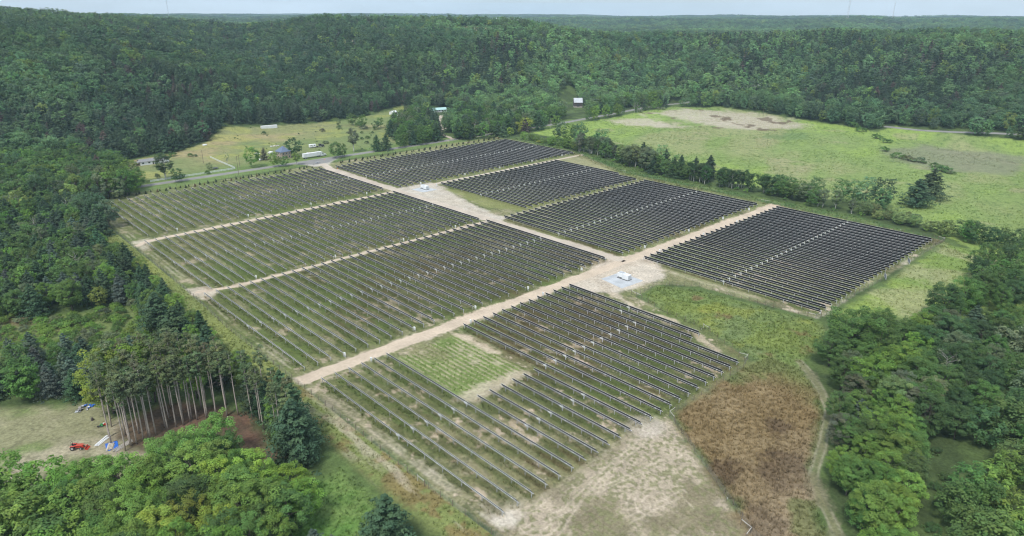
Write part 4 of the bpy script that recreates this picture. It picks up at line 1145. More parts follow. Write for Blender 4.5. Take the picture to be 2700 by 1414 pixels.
scatter(pix([(2380, 1200), (2480, 1190), (2510, 1330), (2480, 1500), (2380, 1500), (2370, 1330)]), 5.0, (1.2, 2.6), [(1, 'shrub', 'dark'), (1, 'shrub', 'green')], "gap in the right woods")
scatter(pix([(2560, 700), (2950, 640), (2950, 860), (2560, 840)]), 6.5, (11, 15), [(4, 'broad', 'green'), (2, 'broad', 'dark')], "woods at the lower right")
print("tree list", len(TREES), round(time.time() - T0, 1))

# ------------------------------------------------------------------ forest on the flats and hills (one mass)
def open_ground(x, y):
    m = inside(SITE, x, y) | inside(FARM, x, y) | inside(MEADOW, x, y) | inside(HEDGE_GRASS, x, y) | inside(EAST, x, y) | inside(NOTCH, x, y)
    m |= dist_line(COUNTY, x, y) < 9.5
    m |= (y > 468) & (y < 524) & (x > 112) & (x < 345)
    m |= sdf(FARM, x, y) < 4.0
    m |= dist_line(HP, x, y) < 16
    m |= dist_line(EROAD, x, y) < 6
    m |= dist_line(DRIVE, x, y) < 5
    m |= far_field(x, y) < 1.0
    m |= sdf(pix([(1460, 290), (1475, 262), (1510, 258), (1530, 275), (1560, 285), (1540, 300), (1490, 303)]), x, y) < 0      # barn yard
    m |= sdf(pix([(1120, 300), (1135, 285), (1190, 290), (1200, 310), (1150, 315)]), x, y) < 0                                    # green-roofed house
    m |= sdf(pix([(1330, 365), (1480, 330), (1700, 290), (1790, 279), (1790, 300), (1450, 372)]), x, y) < 0
    return m
_fp = []
rf = np.random.default_rng(99)
def jitter_grid(r_lo, r_hi, sp):
    a0, a1 = HEAD - math.radians(43), HEAD + math.radians(43)
    ext = r_hi + 5
    g = np.arange(-ext, ext, sp)
    X, Y = np.meshgrid(g, g)
    X = (X + rf.uniform(-0.42, 0.42, X.shape) * sp).ravel(); Y = (Y + rf.uniform(-0.42, 0.42, Y.shape) * sp).ravel()
    r, a = polar(X, Y)
    k = (np.abs(a) < math.radians(43)) & (r > r_lo) & (r <= r_hi)
    return X[k], Y[k]
def hides_building(x, y):
    r, a = polar(x, y); p = IMG_W / 2 + F_PX * np.tan(a) / math.cos(PITCH)
    return ((p > 1488) & (p < 1556) & (r > 735) & (r < 866)) | ((p > 1128) & (p < 1192) & (r > 735) & (r < 818))
# what earlier canopy hides: running maximum of the sight-line slope over rings
_va = np.linspace(-0.78, 0.78, 500); _vr = np.concatenate([np.arange(400, 1500, 10), np.arange(1500, 7000, 25)])
VA, VR = np.meshgrid(_va, _vr)
_vx, _vy = VR * np.sin(VA + HEAD), VR * np.cos(VA + HEAD)
_can = hz(_vx, _vy) + np.where(far_field(_vx, _vy) < 1, 0, 12.0)
_slope = (_can - CAM_H) / VR
_run = np.maximum.accumulate(_slope, axis=0)
def seen(x, y, top, margin):
    r, a = polar(x, y)
    ia = np.clip(np.round((a + 0.78) / 1.56 * 499).astype(int), 0, 499)
    ir = np.clip(np.searchsorted(_vr, r - 12) - 1, 0, len(_vr) - 1)
    return (hz(x, y) + top - CAM_H) / r > _run[ir, ia] - margin
for r_lo, r_hi, sp, sc in ((395, 900, 7.2, 1.0), (900, 1500, 8.2, 1.06), (1500, 2600, 11.0, 1.5), (2600, 4400, 17, 2.1), (4400, 6800, 27, 3.1)):
    X, Y = jitter_grid(r_lo, r_hi, sp)
    k = ~open_ground(X, Y)
    if r_lo < 900:
        k &= ~hides_building(X, Y)
    k &= seen(X, Y, 20.0, 0.006 if r_lo < 1500 else 0.002)
    X, Y = X[k], Y[k]
    # the hand-placed woods already fill the near left and the groves by the road
    taken = np.zeros(len(X), bool)
    if r_lo < 800:
        tx = np.array([t['x'] for t in TREES]); ty = np.array([t['y'] for t in TREES])
        for i0 in range(0, len(X), 4000):
            d = np.hypot(X[i0:i0 + 4000, None] - tx[None], Y[i0:i0 + 4000, None] - ty[None]).min(1)
            taken[i0:i0 + 4000] = d < 4.6
    X, Y = X[~taken], Y[~taken]
    for x, y in zip(X, Y): _fp.append((x, y, sc))
_fp = np.array(_fp)
FX, FY, FS = _fp.T
fr, fa = polar(FX, FY)
stand = fbm(FX, FY, 210, 3, 301); stand2 = fbm(FX, FY, 70, 3, 302); conif = fbm(FX, FY, 150, 3, 303)
is_con = (conif > 0.60) & (rf.random(len(FX)) < 0.7) & (FS < 1.3) | (rf.random(len(FX)) < 0.05)
g1 = np.array([0.062, 0.118, 0.060]); g2 = np.array([0.112, 0.190, 0.078]); g3 = np.array([0.100, 0.150, 0.090])
t = sstep(0.36, 0.64, stand * 0.65 + stand2 * 0.35)
ftint = g1[None] * (1 - t[:, None]) + g2[None] * t[:, None]
q = (rf.random(len(FX)) < 0.14)[:, None]
ftint = ftint * (0.78 + 0.5 * sstep(0.35, 0.65, fbm(FX, FY, 420, 2, 306)))[:, None] * 1.25
ftint = np.where(q, g3[None], ftint)
ftint = np.where((rf.random(len(FX)) < 0.07)[:, None], np.array([0.180, 0.258, 0.070])[None], ftint)
ftint = np.where(is_con[:, None], np.array([0.066, 0.110, 0.060])[None], ftint)
ftint = np.where((is_con & (rf.random(len(FX)) < 0.10))[:, None], np.array([0.115, 0.096, 0.076])[None], ftint)
ftint = ftint * np.clip(1 + rf.normal(size=len(FX)) * 0.22, 0.5, 1.6)[:, None] * (1 + rf.normal(size=(len(FX), 3)) * 0.05)
fh = (rf.uniform(11.5, 19.5, len(FX)) + 4.0 * (fbm(FX, FY, 120, 2, 305) - 0.5)) * np.where(is_con, 0.95, 1.0)
# forest trees that show largest join the individuals of their kind
dist3 = np.hypot(fr, CAM_H)
for i in np.where(fr < 640)[0]:
    TREES.append(dict(kind='pine' if is_con[i] else 'broad', x=FX[i], y=FY[i], h=fh[i], tint=ftint[i], w=1.0 if is_con[i] else rf.uniform(0.9, 1.15), where="forest edge", rz=rf.random() * 6.28, forest=i))
keep_stuff = np.ones(len(FX), bool); keep_stuff[fr < 640] = False

PART_NAMES = {'broad': ("broadleaf_tree", "tree", "trunk", "crown"), 'slim': ("slender_tree", "tree", "trunk", "crown"), 'pine': ("pine_tree", "tree", "trunk", "crown"), 'redpine': ("red_pine", "tree", "trunk", "crown"),
              'shrub': ("shrub", "shrub", "stems", "foliage"), 'snag': ("half_bare_tree", "tree", "trunk", "crown")}
KIND_WORD = {'broad': "broadleaf tree", 'slim': "slender pale-trunked tree", 'pine': "pine tree", 'redpine': "tall bare-trunked pine", 'shrub': "low rounded shrub", 'snag': "half-bare pale tree"}
def tone(t):
    r, g, b = t
    if r > 0.21: return "yellow-green"
    if r / g > 0.95: return "brownish"
    if b / g > 0.62: return "blue-grey"
    if b / g > 0.45 and r > 0.10: return "grey-green"
    if g > 0.21: return "bright green"
    if g < 0.142: return "deep green"
    return "mid green"
by_kind = {}
TREES = [q for q in TREES if not (q['h'] > 5 and bool(hides_building(np.array(q['x']), np.array(q['y']))))]
for tr in TREES:
    tr['d'] = math.hypot(math.hypot(tr['x'], tr['y']), CAM_H)
    r_, a_ = polar(np.array(tr['x']), np.array(tr['y']))
    # how far outside the frame
    tr['out'] = abs(float(a_)) > math.radians(38.5) or (r_ < 118)
    by_kind.setdefault(tr['kind'], []).append(tr)
extra = []
chosen = []
for kd, lst in by_kind.items():
    lst.sort(key=lambda q: (q['out'] and q['d'] > 175, -q['h'] / q['d']))
    chosen += lst[:300]; extra += lst[300:]
counter = {}
chosen.sort(key=lambda q: (q['where'], q['kind'], q['d']))
for tr in chosen:
    lod = 'near' if tr['d'] < 340 or tr['where'] in ("farm field", "open meadow beyond the hedgerow", "hedgerow beside the meadow") else 'mid'
    ref, items = SETS[(tr['kind'], lod)]
    ti = int(rg.integers(len(items)))
    nm, cat, tn, cn = PART_NAMES[tr['kind']]
    key = (tr['kind'], tr['where'], tone(tr['tint']))
    counter[key] = counter.get(key, 0) + 1
    where = tr['where']
    lab = "%s %s, %s closest in the %s" % (tone(tr['tint']), KIND_WORD[tr['kind']], ordinal(counter[key]), where)
    s = tr['h'] / ref
    e = empty(nm, (tr['x'], tr['y'], float(hz(tr['x'], tr['y']))), tr['rz'], lab, cat, where)
    e.scale = (s * tr['w'], s * tr['w'], s)
    put(tn, items[ti][0], e)
    c = put(cn, items[ti][1], e)
    c["tint"] = [float(v) for v in tr['tint']]
print("trees", len(chosen), "extra", len(extra), "forest", len(FX), round(time.time() - T0, 1))

# --- the rest as one mass of instances
src_col = bpy.data.collections.new("forest_sources")
far_items = [make_broadleaf(s, 15, 4.5, 0.24, 34, 20, 1.05, lobes=l, name="forest_broadleaf", cr=(0.24, 0.38), rough=0.09) for s, l in ((71, 4), (72, 6), (73, 5), (74, 7), (75, 5))] + [make_pine(s, 15, 4.0, 0.05, 8, 6, 1.35, fill=2, name="forest_pine") for s in (76, 77)]
mid_items = [SETS[('broad', 'mid')][1][i] for i in range(4)] + [SETS[('pine', 'mid')][1][i] for i in range(2)]
all_items = far_items + mid_items
for i, (tm, cm) in enumerate(all_items):
    src_col.objects.link(bpy.data.objects.new("forest_source_%02d" % i, cm))
pts = []; idx = []; scl = []; rot = []; tin = []
for i in np.where(keep_stuff)[0]:
    pts.append((FX[i], FY[i], 0)); near = fr[i] < 900
    if is_con[i]: idx.append(int(rf.integers(11, 13)) if near else int(rf.integers(5, 7)))
    else: idx.append(int(rf.integers(7, 11)) if near else int(rf.integers(0, 5)))
    s = fh[i] / 15.0; w = (0.45 + 0.55 * s) * FS[i] * rf.uniform(0.8, 1.25)
    scl.append((w, w, s * min(FS[i], 1.25))); rot.append(rf.random() * 6.28); tin.append(ftint[i])
for tr in extra:
    k = tr['kind']
    if k in ('shrub', 'snag'): continue
    pts.append((tr['x'], tr['y'], 0))
    idx.append(int(rf.integers(11, 13)) if k in ('pine', 'redpine') else int(rf.integers(7, 11)))
    s = tr['h'] / 15.0; w = s * tr['w'] * (0.7 if k in ('slim', 'redpine') else 1); scl.append((w, w, s)); rot.append(tr['rz']); tin.append(tr['tint'])
pts = np.array(pts); pts[:, 2] = hz(pts[:, 0], pts[:, 1]) - 0.4

def instancer(name, pts, idx, scl, rot, tin, coll, mats=()):
    me = bpy.data.meshes.new(name)
    me.vertices.add(len(pts)); me.vertices.foreach_set("co", np.asarray(pts, np.float32).ravel())
    a = me.attributes.new("idx", 'INT', 'POINT'); a.data.foreach_set("value", np.asarray(idx, np.int32))
    a = me.attributes.new("scl", 'FLOAT_VECTOR', 'POINT'); a.data.foreach_set("vector", np.asarray(scl, np.float32).ravel())
    a = me.attributes.new("rotz", 'FLOAT', 'POINT'); a.data.foreach_set("value", np.asarray(rot, np.float32))
    a = me.attributes.new("tint", 'FLOAT_VECTOR', 'POINT'); a.data.foreach_set("vector", np.asarray(tin, np.float32).ravel())
    me.update()
    o = put(name, me)
    ng = bpy.data.node_groups.new(name + "_scatter", 'GeometryNodeTree')
    ng.interface.new_socket("Geometry", in_out='INPUT', socket_type='NodeSocketGeometry')
    ng.interface.new_socket("Geometry", in_out='OUTPUT', socket_type='NodeSocketGeometry')
    N = ng.nodes; L = ng.links
    gi = N.new("NodeGroupInput"); go = N.new("NodeGroupOutput")
    ci = N.new("GeometryNodeCollectionInfo"); ci.inputs["Collection"].default_value = coll
    ci.inputs["Separate Children"].default_value = True; ci.inputs["Reset Children"].default_value = True
    ip = N.new("GeometryNodeInstanceOnPoints"); ip.inputs["Pick Instance"].default_value = True
    def na_(n, tp):
        q = N.new("GeometryNodeInputNamedAttribute"); q.data_type = tp; q.inputs["Name"].default_value = n
        return [s_ for s_ in q.outputs if s_.name == "Attribute" and s_.enabled][0]
    cx = N.new("ShaderNodeCombineXYZ")
    L.new(na_("rotz", 'FLOAT'), cx.inputs["Z"])
    L.new(gi.outputs[0], ip.inputs["Points"]); L.new(ci.outputs[0], ip.inputs["Instance"])
    L.new(na_("idx", 'INT'), ip.inputs["Instance Index"])
    L.new(cx.outputs[0], ip.inputs["Rotation"]); L.new(na_("scl", 'FLOAT_VECTOR'), ip.inputs["Scale"])
    L.new(ip.outputs[0], go.inputs[0])
    md = o.modifiers.new("scatter", 'NODES'); md.node_group = ng
    return o
forest = instancer("forest", pts, idx, scl, rot, tin, src_col)
tag(forest, "dense green mixed forest covering the hills behind", "forest", kind="stuff")
print("forest", len(pts), round(time.time() - T0, 1))
# ------------------------------------------------------------------ site equipment
M_DARK = pmat("dark_steel", (0.05, 0.052, 0.055), rough=0.5, var=0.15)
M_WOODP = pmat("weathered_post", (0.17, 0.135, 0.10), rough=0.9, var=0.3, scale=5)
M_PIPE = pmat("pale_brace_pipe", (0.52, 0.50, 0.46), rough=0.6, var=0.12)
M_WIRE = pmat("fence_wire", (0.30, 0.31, 0.31), rough=0.6, metal=0.4, var=0.1)
M_GREYM = pmat("grey_mesh", (0.22, 0.235, 0.25), rough=0.7, var=0.1)
M_GLASS = pmat("dark_glass", (0.025, 0.03, 0.035), rough=0.12, var=0.05, spec=0.6)
M_TYRE = pmat("tyre_rubber", (0.025, 0.025, 0.026), rough=0.85, var=0.15)
M_RIM = pmat("wheel_rim", (0.55, 0.56, 0.57), rough=0.4, metal=0.6, var=0.05)
M_RED = pmat("red_paint", (0.50, 0.055, 0.03), rough=0.45, var=0.12)
M_BLUE = pmat("blue_tarp", (0.03, 0.14, 0.55), rough=0.5, var=0.15)
M_LUMB = pmat("raw_lumber", (0.52, 0.46, 0.37), rough=0.8, var=0.2)
M_GREYR = pmat("grey_shingles", (0.22, 0.22, 0.225), rough=0.9, var=0.22, scale=1.5)
M_SID = pmat("white_siding", (0.70, 0.71, 0.71), rough=0.7, var=0.06)
M_BRICK = pmat("tan_brick", (0.33, 0.26, 0.21), rough=0.9, var=0.25, scale=4)
M_SLATE = pmat("blue_slate", (0.13, 0.17, 0.25), rough=0.7, var=0.15)
M_TIN = pmat("tin_roof", (0.46, 0.48, 0.50), rough=0.45, metal=0.3, var=0.14, scale=0.6)
M_TEAL = pmat("pale_teal_roof", (0.38, 0.56, 0.54), rough=0.5, var=0.08)
M_BARN = pmat("old_barn_boards", (0.09, 0.075, 0.068), rough=0.95, var=0.35, scale=3)
M_STONE = pmat("field_stone", (0.36, 0.33, 0.29), rough=0.95, var=0.3, scale=2)
M_ORANGE = pmat("orange_plastic", (0.75, 0.16, 0.06), rough=0.5, var=0.05)
M_GREENP = pmat("green_paint", (0.03, 0.22, 0.06), rough=0.5, var=0.1)

def combiner():
    e = empty("combiner_box", (0, 0, 0), 0, None, "electrical box", "combiner boxes at the row ends")
    mb = MB(); mb.bbox((0, 0, 1.28), (0.34, 0.82, 0.95), 0.03); mb.cbox((0, 0, 1.78), (0.44, 0.92, 0.04))
    cab = put("cabinet", mb.mesh("cabinet", M_WHITE), e)
    mb = MB(); mb.box(-0.185, -0.172, -0.36, 0.36, 0.86, 1.70); put("door", mb.mesh("door", M_SID), cab)
    for s in (-1, 1):
        mb = MB(); mb.box(-0.04, 0.04, s * 0.34 - 0.04, s * 0.34 + 0.04, -0.2, 0.82); put("leg", mb.mesh("leg", M_GALV), e)
    return e
cb0 = combiner()
CB = [("roadside block left of the track", [(467, 604.5), (654.5, 568), (820, 537.4), (967, 509.4)]), ("second block left of the track", [(675, 729.5), (884.4, 675.4), (1064, 631.7), (1201, 597.5)]),
      ("third block left of the track", [(909, 934), (1093, 866), (1253.6, 810), (1392.6, 759), (1533.5, 709.6)]), ("front block, beside the main track", [(978.6, 947), (1241, 847), (1431.8, 774)]),
      ("roadside block right of the track", [(1109.6, 483), (1226, 459.5), (1318, 442), (1403, 424), (1482, 409.5)]), ("second block, facing the far inverter", [(1151, 487.5)]),
      ("third block right of the track", [(1700, 651), (1816, 608), (1906.5, 576), (1975, 552)]), ("right front block, along its road edge", [(1739.5, 661), (1855, 617), (1943, 584.5)])]
first = True
for where, lst in CB:
    for i, (px, py) in enumerate(lst):
        e = cb0 if first else copy_tree(cb0)
        first = False
        x, y = at(px, py, 1.25)
        e.location = (x, y, 0); e.rotation_euler.z = rg.normal() * 0.06
        e["label"] = "white combiner box on two legs, %s along the %s" % (ordinal(i + 1), where)

def inverter(loc, lab):
    e = empty("inverter_station", loc, 0, lab, "inverter", "white inverter stations on gravel")
    mb = MB(); mb.box(-1.35, 1.35, -3.05, 3.05, 0.0, 0.22); put("skid", mb.mesh("skid", M_DARK), e)
    mb = MB(); mb.bbox((0.0, -1.55, 1.30), (2.35, 2.75, 2.12), 0.04)
    t = put("transformer_cabinet", mb.mesh("transformer_cabinet", M_WHITE), e)
    for k in range(3):
        mb = MB(); mb.box(-1.205, -1.18, -2.75 + k * 0.85, -2.0 + k * 0.85, 0.45, 2.2); put("door", mb.mesh("door", M_SID), t)
    mb = MB()
    for k in range(5): mb.box(-1.0 + k * 0.42, -0.75 + k * 0.42, -2.955, -2.93, 0.5, 2.2)
    put("cooling_fins", mb.mesh("cooling_fins", M_TIN), t)
    mb = MB(); mb.bbox((0.0, 1.45, 1.37), (2.45, 2.95, 2.26), 0.04)
    c = put("inverter_cabinet", mb.mesh("inverter_cabinet", M_WHITE), e)
    mb = MB(); mb.box(-1.245, -1.20, 0.25, 2.7, 0.36, 0.66); put("air_intake", mb.mesh("air_intake", M_DARK), c)
    for k in range(3):
        mb = MB(); mb.box(-1.245, -1.22, 0.1 + k * 0.95, 0.98 + k * 0.95, 0.8, 2.35); put("door", mb.mesh("door", M_SID), c)
    mb = MB(); mb.box(-0.9, 0.6, 0.35, 2.6, 2.50, 2.66); put("roof_vent", mb.mesh("roof_vent", M_TIN), c)
    mb = MB(); mb.box(-1.02, 1.02, -0.2, 0.02, 0.22, 2.3, 0); put("bus_duct", mb.mesh("bus_duct", M_TIN), e)
    return e
inverter((229.6, 169.4, 0.05), "white inverter station on the near gravel pad by the crossroad")
inverter((262.5, 359.2, 0.05), "white inverter station on the far gravel pad")

# ------------------------------------------------------------------ fences
ME_FP = None
def fence(name, lab, pts, sp=4.2, h=1.95, braces=()):
    global ME_FP
    e = empty(name, (pts[0][0], pts[0][1], 0), 0, lab, "fence", "wire fence round the solar park")
    if ME_FP is None:
        mb = MB(); mb.tube([(0, 0, -0.3), (0, 0, 1.95)], [0.075, 0.06], 6); ME_FP = mb.mesh("post", M_WOODP)
    ox, oy = pts[0]
    wires = MB()
    for (x0, y0), (x1, y1) in zip(pts, pts[1:]):
        L = math.hypot(x1 - x0, y1 - y0); n = max(1, round(L / sp))
        for i in range(n):
            t = i / n
            put("post", ME_FP, e, (x0 + (x1 - x0) * t - ox, y0 + (y1 - y0) * t - oy, 0), (rg.normal() * .02, rg.normal() * .02, 0))
        for z in (0.12, 0.35, 0.6, 0.9, 1.2, 1.5, 1.8):
            wires.tube([(x0 - ox, y0 - oy, z), (x1 - ox, y1 - oy, z)], 0.007, 3, cap=False)
        for i in range(int(L / 0.6)):
            t = (i + 0.5) * 0.6 / L
            X, Y = x0 + (x1 - x0) * t - ox, y0 + (y1 - y0) * t - oy
            wires.tube([(X, Y, 0.1), (X, Y, 1.8)], 0.0045, 3, cap=False)
    put("post", ME_FP, e, (pts[-1][0] - ox, pts[-1][1] - oy, 0))
    tag(put("woven_wire", wires.mesh("woven_wire", M_WIRE), e), kind="stuff")
    for (x, y), dirs in braces:
        for dx, dy in dirs:
            q = math.hypot(dx, dy); dx, dy = dx / q, dy / q
            mb = MB()
            mb.tube([(x - ox, y - oy, 1.62), (x - ox + dx * 3.0, y - oy + dy * 3.0, 1.62)], 0.065, 6)
            put("brace_rail", mb.mesh("brace_rail", M_PIPE), e)
            for k in (0, 3.0):
                mb = MB(); mb.tube([(x - ox + dx * k, y - oy + dy * k, -0.2), (x - ox + dx * k, y - oy + dy * k, 2.0)], 0.085, 6)
                put("brace_post", mb.mesh("brace_post", M_PIPE if k == 0 else M_WOODP), e)
V2 = lambda v, u: (-u, v)
wf = [V2(474.6, -90.1), V2(398, -86), V2(284, -84), V2(238, -81.7), V2(157, -81.6), V2(118.7, -80.9), V2(92, -81.8), V2(70, -83)]
fence("wire_fence", "long wire fence between the solar rows and the left woods", wf, braces=[(wf[0], [(0, -1), (1, -0.3)]), (wf[5], [(0, -1)])])
sf_ = [V2(94.7, -200.8), V2(92.5, -194), V2(92.6, -151.8)]
fence("wire_fence", "wire fence between the front rows and the brown weed field", sf_, braces=[(sf_[0], [(-1, -0.1), (-0.3, 1)]), (sf_[2], [(1, 0.05), (-0.5, -0.9)])])
sg = [V2(92.6, -151.8), V2(56.2, -127.6), V2(52.4, -124.8), V2(34, -119)]
fence("wire_fence", "wire fence slanting down the edge of the sandy yard", sg, braces=[(sg[2], [(0.25, 1), (-1, -0.1)])])
nf = [V2(94.7, -200.8), V2(118.1, -210.9), V2(134.8, -212.1), V2(153.6, -217.2)]
fence("wire_fence", "wire fence between the front block and the green weed field", nf, braces=[(nf[3], [(0.2, 1), (-0.2, -1)]), (nf[1], [(-0.3, -1)])])
ng_ = [V2(153.6, -217.2), V2(155.6, -234.5), V2(154, -236.1), V2(141.9, -245.9), V2(126.1, -246.9), V2(109.4, -248), V2(93.4, -250.5), V2(91.9, -256.6)]
fence("wire_fence", "curved wire fence between the near gravel pad and weed field", ng_, sp=3.4, braces=[(ng_[6], [(-0.1, 1), (1, -0.25)])])
ef = [V2(91.9, -256.6), V2(92.5, -285), V2(91, -310)]
fence("wire_fence", "wire fence beside the right front block, before the gates", ef)
eg = [V2(91.1, -348), V2(90.1, -394.5)]
fence("wire_fence", "wire fence beside the right front block, beyond the gates", eg, braces=[(eg[1], [(-1, 0), (0, 1)])])
ee = [V2(90.1, -394.5), V2(190, -396.5), V2(300, -399), V2(330, -409), V2(380, -431), V2(474, -434)]
fence("wire_fence", "long wire fence between the solar rows and the hedgerow", ee, sp=5.0, braces=[(ee[1], [(0, 1), (0, -1)]), (ee[2], [(0, 1)])])
nn = [V2(474, -434), V2(475, -400), V2(475, -262)]
fence("wire_fence", "roadside wire fence behind the saplings, right of the entrance", nn, sp=5.0)
nm_ = [V2(474, -244), V2(474.5, -160), V2(474.6, -90.1)]
fence("wire_fence", "roadside wire fence behind the saplings, left of the entrance", nm_, sp=5.0)
def gate(x, y, rz, lab):
    e = empty("field_gate", (x, y, 0), rz, lab, "gate", "grey mesh gates in the right fence")
    mb = MB()
    for z in (0.15, 1.95): mb.tube([(0, 0, z), (4.6, 0, z)], 0.04, 6)
    for k in (0, 2.3, 4.6): mb.tube([(k, 0, 0.13), (k, 0, 1.97)], 0.04, 6)
    put("gate_frame", mb.mesh("gate_frame", M_GALV), e)
    mb = MB()
    for i in range(58): mb.box(0.05 + i * 0.078, 0.09 + i * 0.078, -0.012, 0.012, 0.2, 1.9)
    tag(put("mesh_infill", mb.mesh("mesh_infill", M_GREYM), e), kind="stuff")
    mb = MB(); mb.tube([(-0.12, 0, -0.2), (-0.12, 0, 2.1)], 0.07, 6); put("gate_post", mb.mesh("gate_post", M_GALV), e)
gate(313.6, 90.2, math.radians(28), "grey mesh gate leaf standing open, the nearer one")
gate(342.8, 90.0, math.radians(28), "grey mesh gate leaf standing open, the farther one")
# warning plates on the fences
ME_SIGN = None
SG = [(2159.5, 1313, "slanting fence by the sandy yard", False)]
for px, py, z, lab in ((1917, 1313, 1.1, "slanting fence by the sandy yard"), (2094, 820.5, 0.9, "lower end of the weed field fence"), (1758, 749, 1.0, "curved fence near the gravel pad"), (443, 498, 1.2, "left roadside fence"),
                       (1885.5, 508.4, 1.4, "hedgerow fence, second from the corner"), (2108, 553, 1.4, "hedgerow fence, third from the corner"), (2375, 606.5, 1.4, "hedgerow fence beside the last row"), (1687, 466.8, 1.4, "hedgerow fence near the block gap"), (1486, 392.6, 1.4, "hedgerow fence near the roadside block"),
                       (1366.5, 370, 1.4, "hedgerow fence by the bright bushes"), (1849, 867, 1.0, "fence between front block and weed field"), (1249, 373, 1.2, "right roadside fence"), (958, 420, 1.2, "roadside fence by the entrance")):
    x, y = at(px, py, z)
    e = empty("warning_plate", (x, y, 0), HEAD, "small white warning plate on the %s" % lab, "sign", "white plates on the fence")
    if ME_SIGN is None:
        mb = MB(); mb.bbox((0, 0, 0), (0.55, 0.03, 0.5), 0.01); ME_SIGN = mb.mesh("plate", M_WHITE)
        mb = MB(); mb.tube([(0, 0.05, -0.2), (0, 0.05, 1.6)], 0.04, 5); ME_SP = mb.mesh("stake", M_WOODP)
        mb = MB(); mb.box(-0.2, 0.2, -0.022, -0.017, 0.02, 0.12); ME_ST = mb.mesh("print_band", M_GREYM)
    p = put("plate", ME_SIGN, e, (0, 0, z)); put("stake", ME_SP, e); put("print_band", ME_ST, p)

# ------------------------------------------------------------------ planted saplings
def sapling(seed, h=1.9):
    rng = np.random.default_rng(seed); C = []; Rc = []
    for t in np.linspace(0.12, 0.95, 7):
        nb = 6 if t < 0.6 else 3
        for k in range(nb):
            a = rng.random() * 6.28; L = 0.62 * (1 - t) + 0.05
            C.append((math.cos(a) * L * .7, math.sin(a) * L * .7, h * t)); Rc.append(0.24 * (1.15 - t) + 0.05)
    return crown_mesh("conifer_sapling", [leaf_cloud(rng, np.array(C), np.array(Rc), 8, 0.3, aspect=1.2)], M_NEEDLE)
SAP = [sapling(s) for s in (1, 2, 3)]
n_s = 0
for row, (yy, x0) in enumerate(((469.6, 97.0), (466.9, 100.0))):
    x = x0; n_s = 0
    while x < 433:
        if not (241 < x < 262) and rg.random() > 0.05:
            dead = rg.random() < 0.08
            o = put("conifer_sapling", SAP[int(rg.integers(3))], None, (x + rg.normal() * 0.35, yy + rg.normal() * 0.35, 0), (0, 0, rg.random() * 6.28))
            s = rg.uniform(0.75, 1.2); o.scale = (s * 1.15, s * 1.15, s)
            o["tint"] = [float(q) for q in (np.array((0.13, 0.085, 0.05)) if dead else np.array((0.045, 0.062, 0.034)) * rg.uniform(0.8, 1.2))]
            n_s += 1
            tag(o, "%s conifer sapling, %s from the woods in the %s roadside row" % ("browned" if dead else "small dark", ordinal(n_s), ("back", "front")[row]), "sapling", "saplings planted along the road")
        x += 6.05

# ------------------------------------------------------------------ vehicles
def wheel(parent, x, y, r=0.5, w=0.3, name="wheel"):
    mb = MB(); mb.disc((0, 0, 0), r, (0, 1, 0), w, 14); t = put(name, mb.mesh("tyre", M_TYRE, False), parent, (x, y, r))
    mb = MB(); mb.disc((0, 0, 0), r * 0.55, (0, 1, 0), w + 0.03, 10); put("rim", mb.mesh("rim", M_RIM), t)
def trailer_box(e, x0, x1, z0=1.15, z1=4.05, w=2.6, ribs=True):
    mb = MB(); mb.bbox(((x0 + x1) / 2, 0, (z0 + z1) / 2), (x1 - x0, w, z1 - z0), 0.05); b = put("cargo_box", mb.mesh("cargo_box", M_SID), e)
    if ribs:
        mb = MB(); n = int((x1 - x0) / 1.2)
        for i in range(n + 1):
            x = x0 + 0.12 + (x1 - x0 - 0.24) * i / n
            for s in (-1, 1): mb.box(x - 0.035, x + 0.035, s * (w / 2 + 0.002), s * (w / 2 + 0.03), z0 + 0.15, z1 - 0.15) if s > 0 else mb.box(x - 0.035, x + 0.035, -w / 2 - 0.03, -w / 2 - 0.002, z0 + 0.15, z1 - 0.15)
        put("side_ribs", mb.mesh("side_ribs", M_TIN), b)
    mb = MB(); mb.box(x0 + 0.2, x1 - 0.3, -0.45, -0.3, 0.85, 1.12); mb.box(x0 + 0.2, x1 - 0.3, 0.3, 0.45, 0.85, 1.12); put("chassis", mb.mesh("chassis", M_DARK), e)
    for x in (x0 + 1.3, x0 + 2.55):
        for y in (-1.0, 1.0): wheel(e, x, y, 0.5, 0.5)
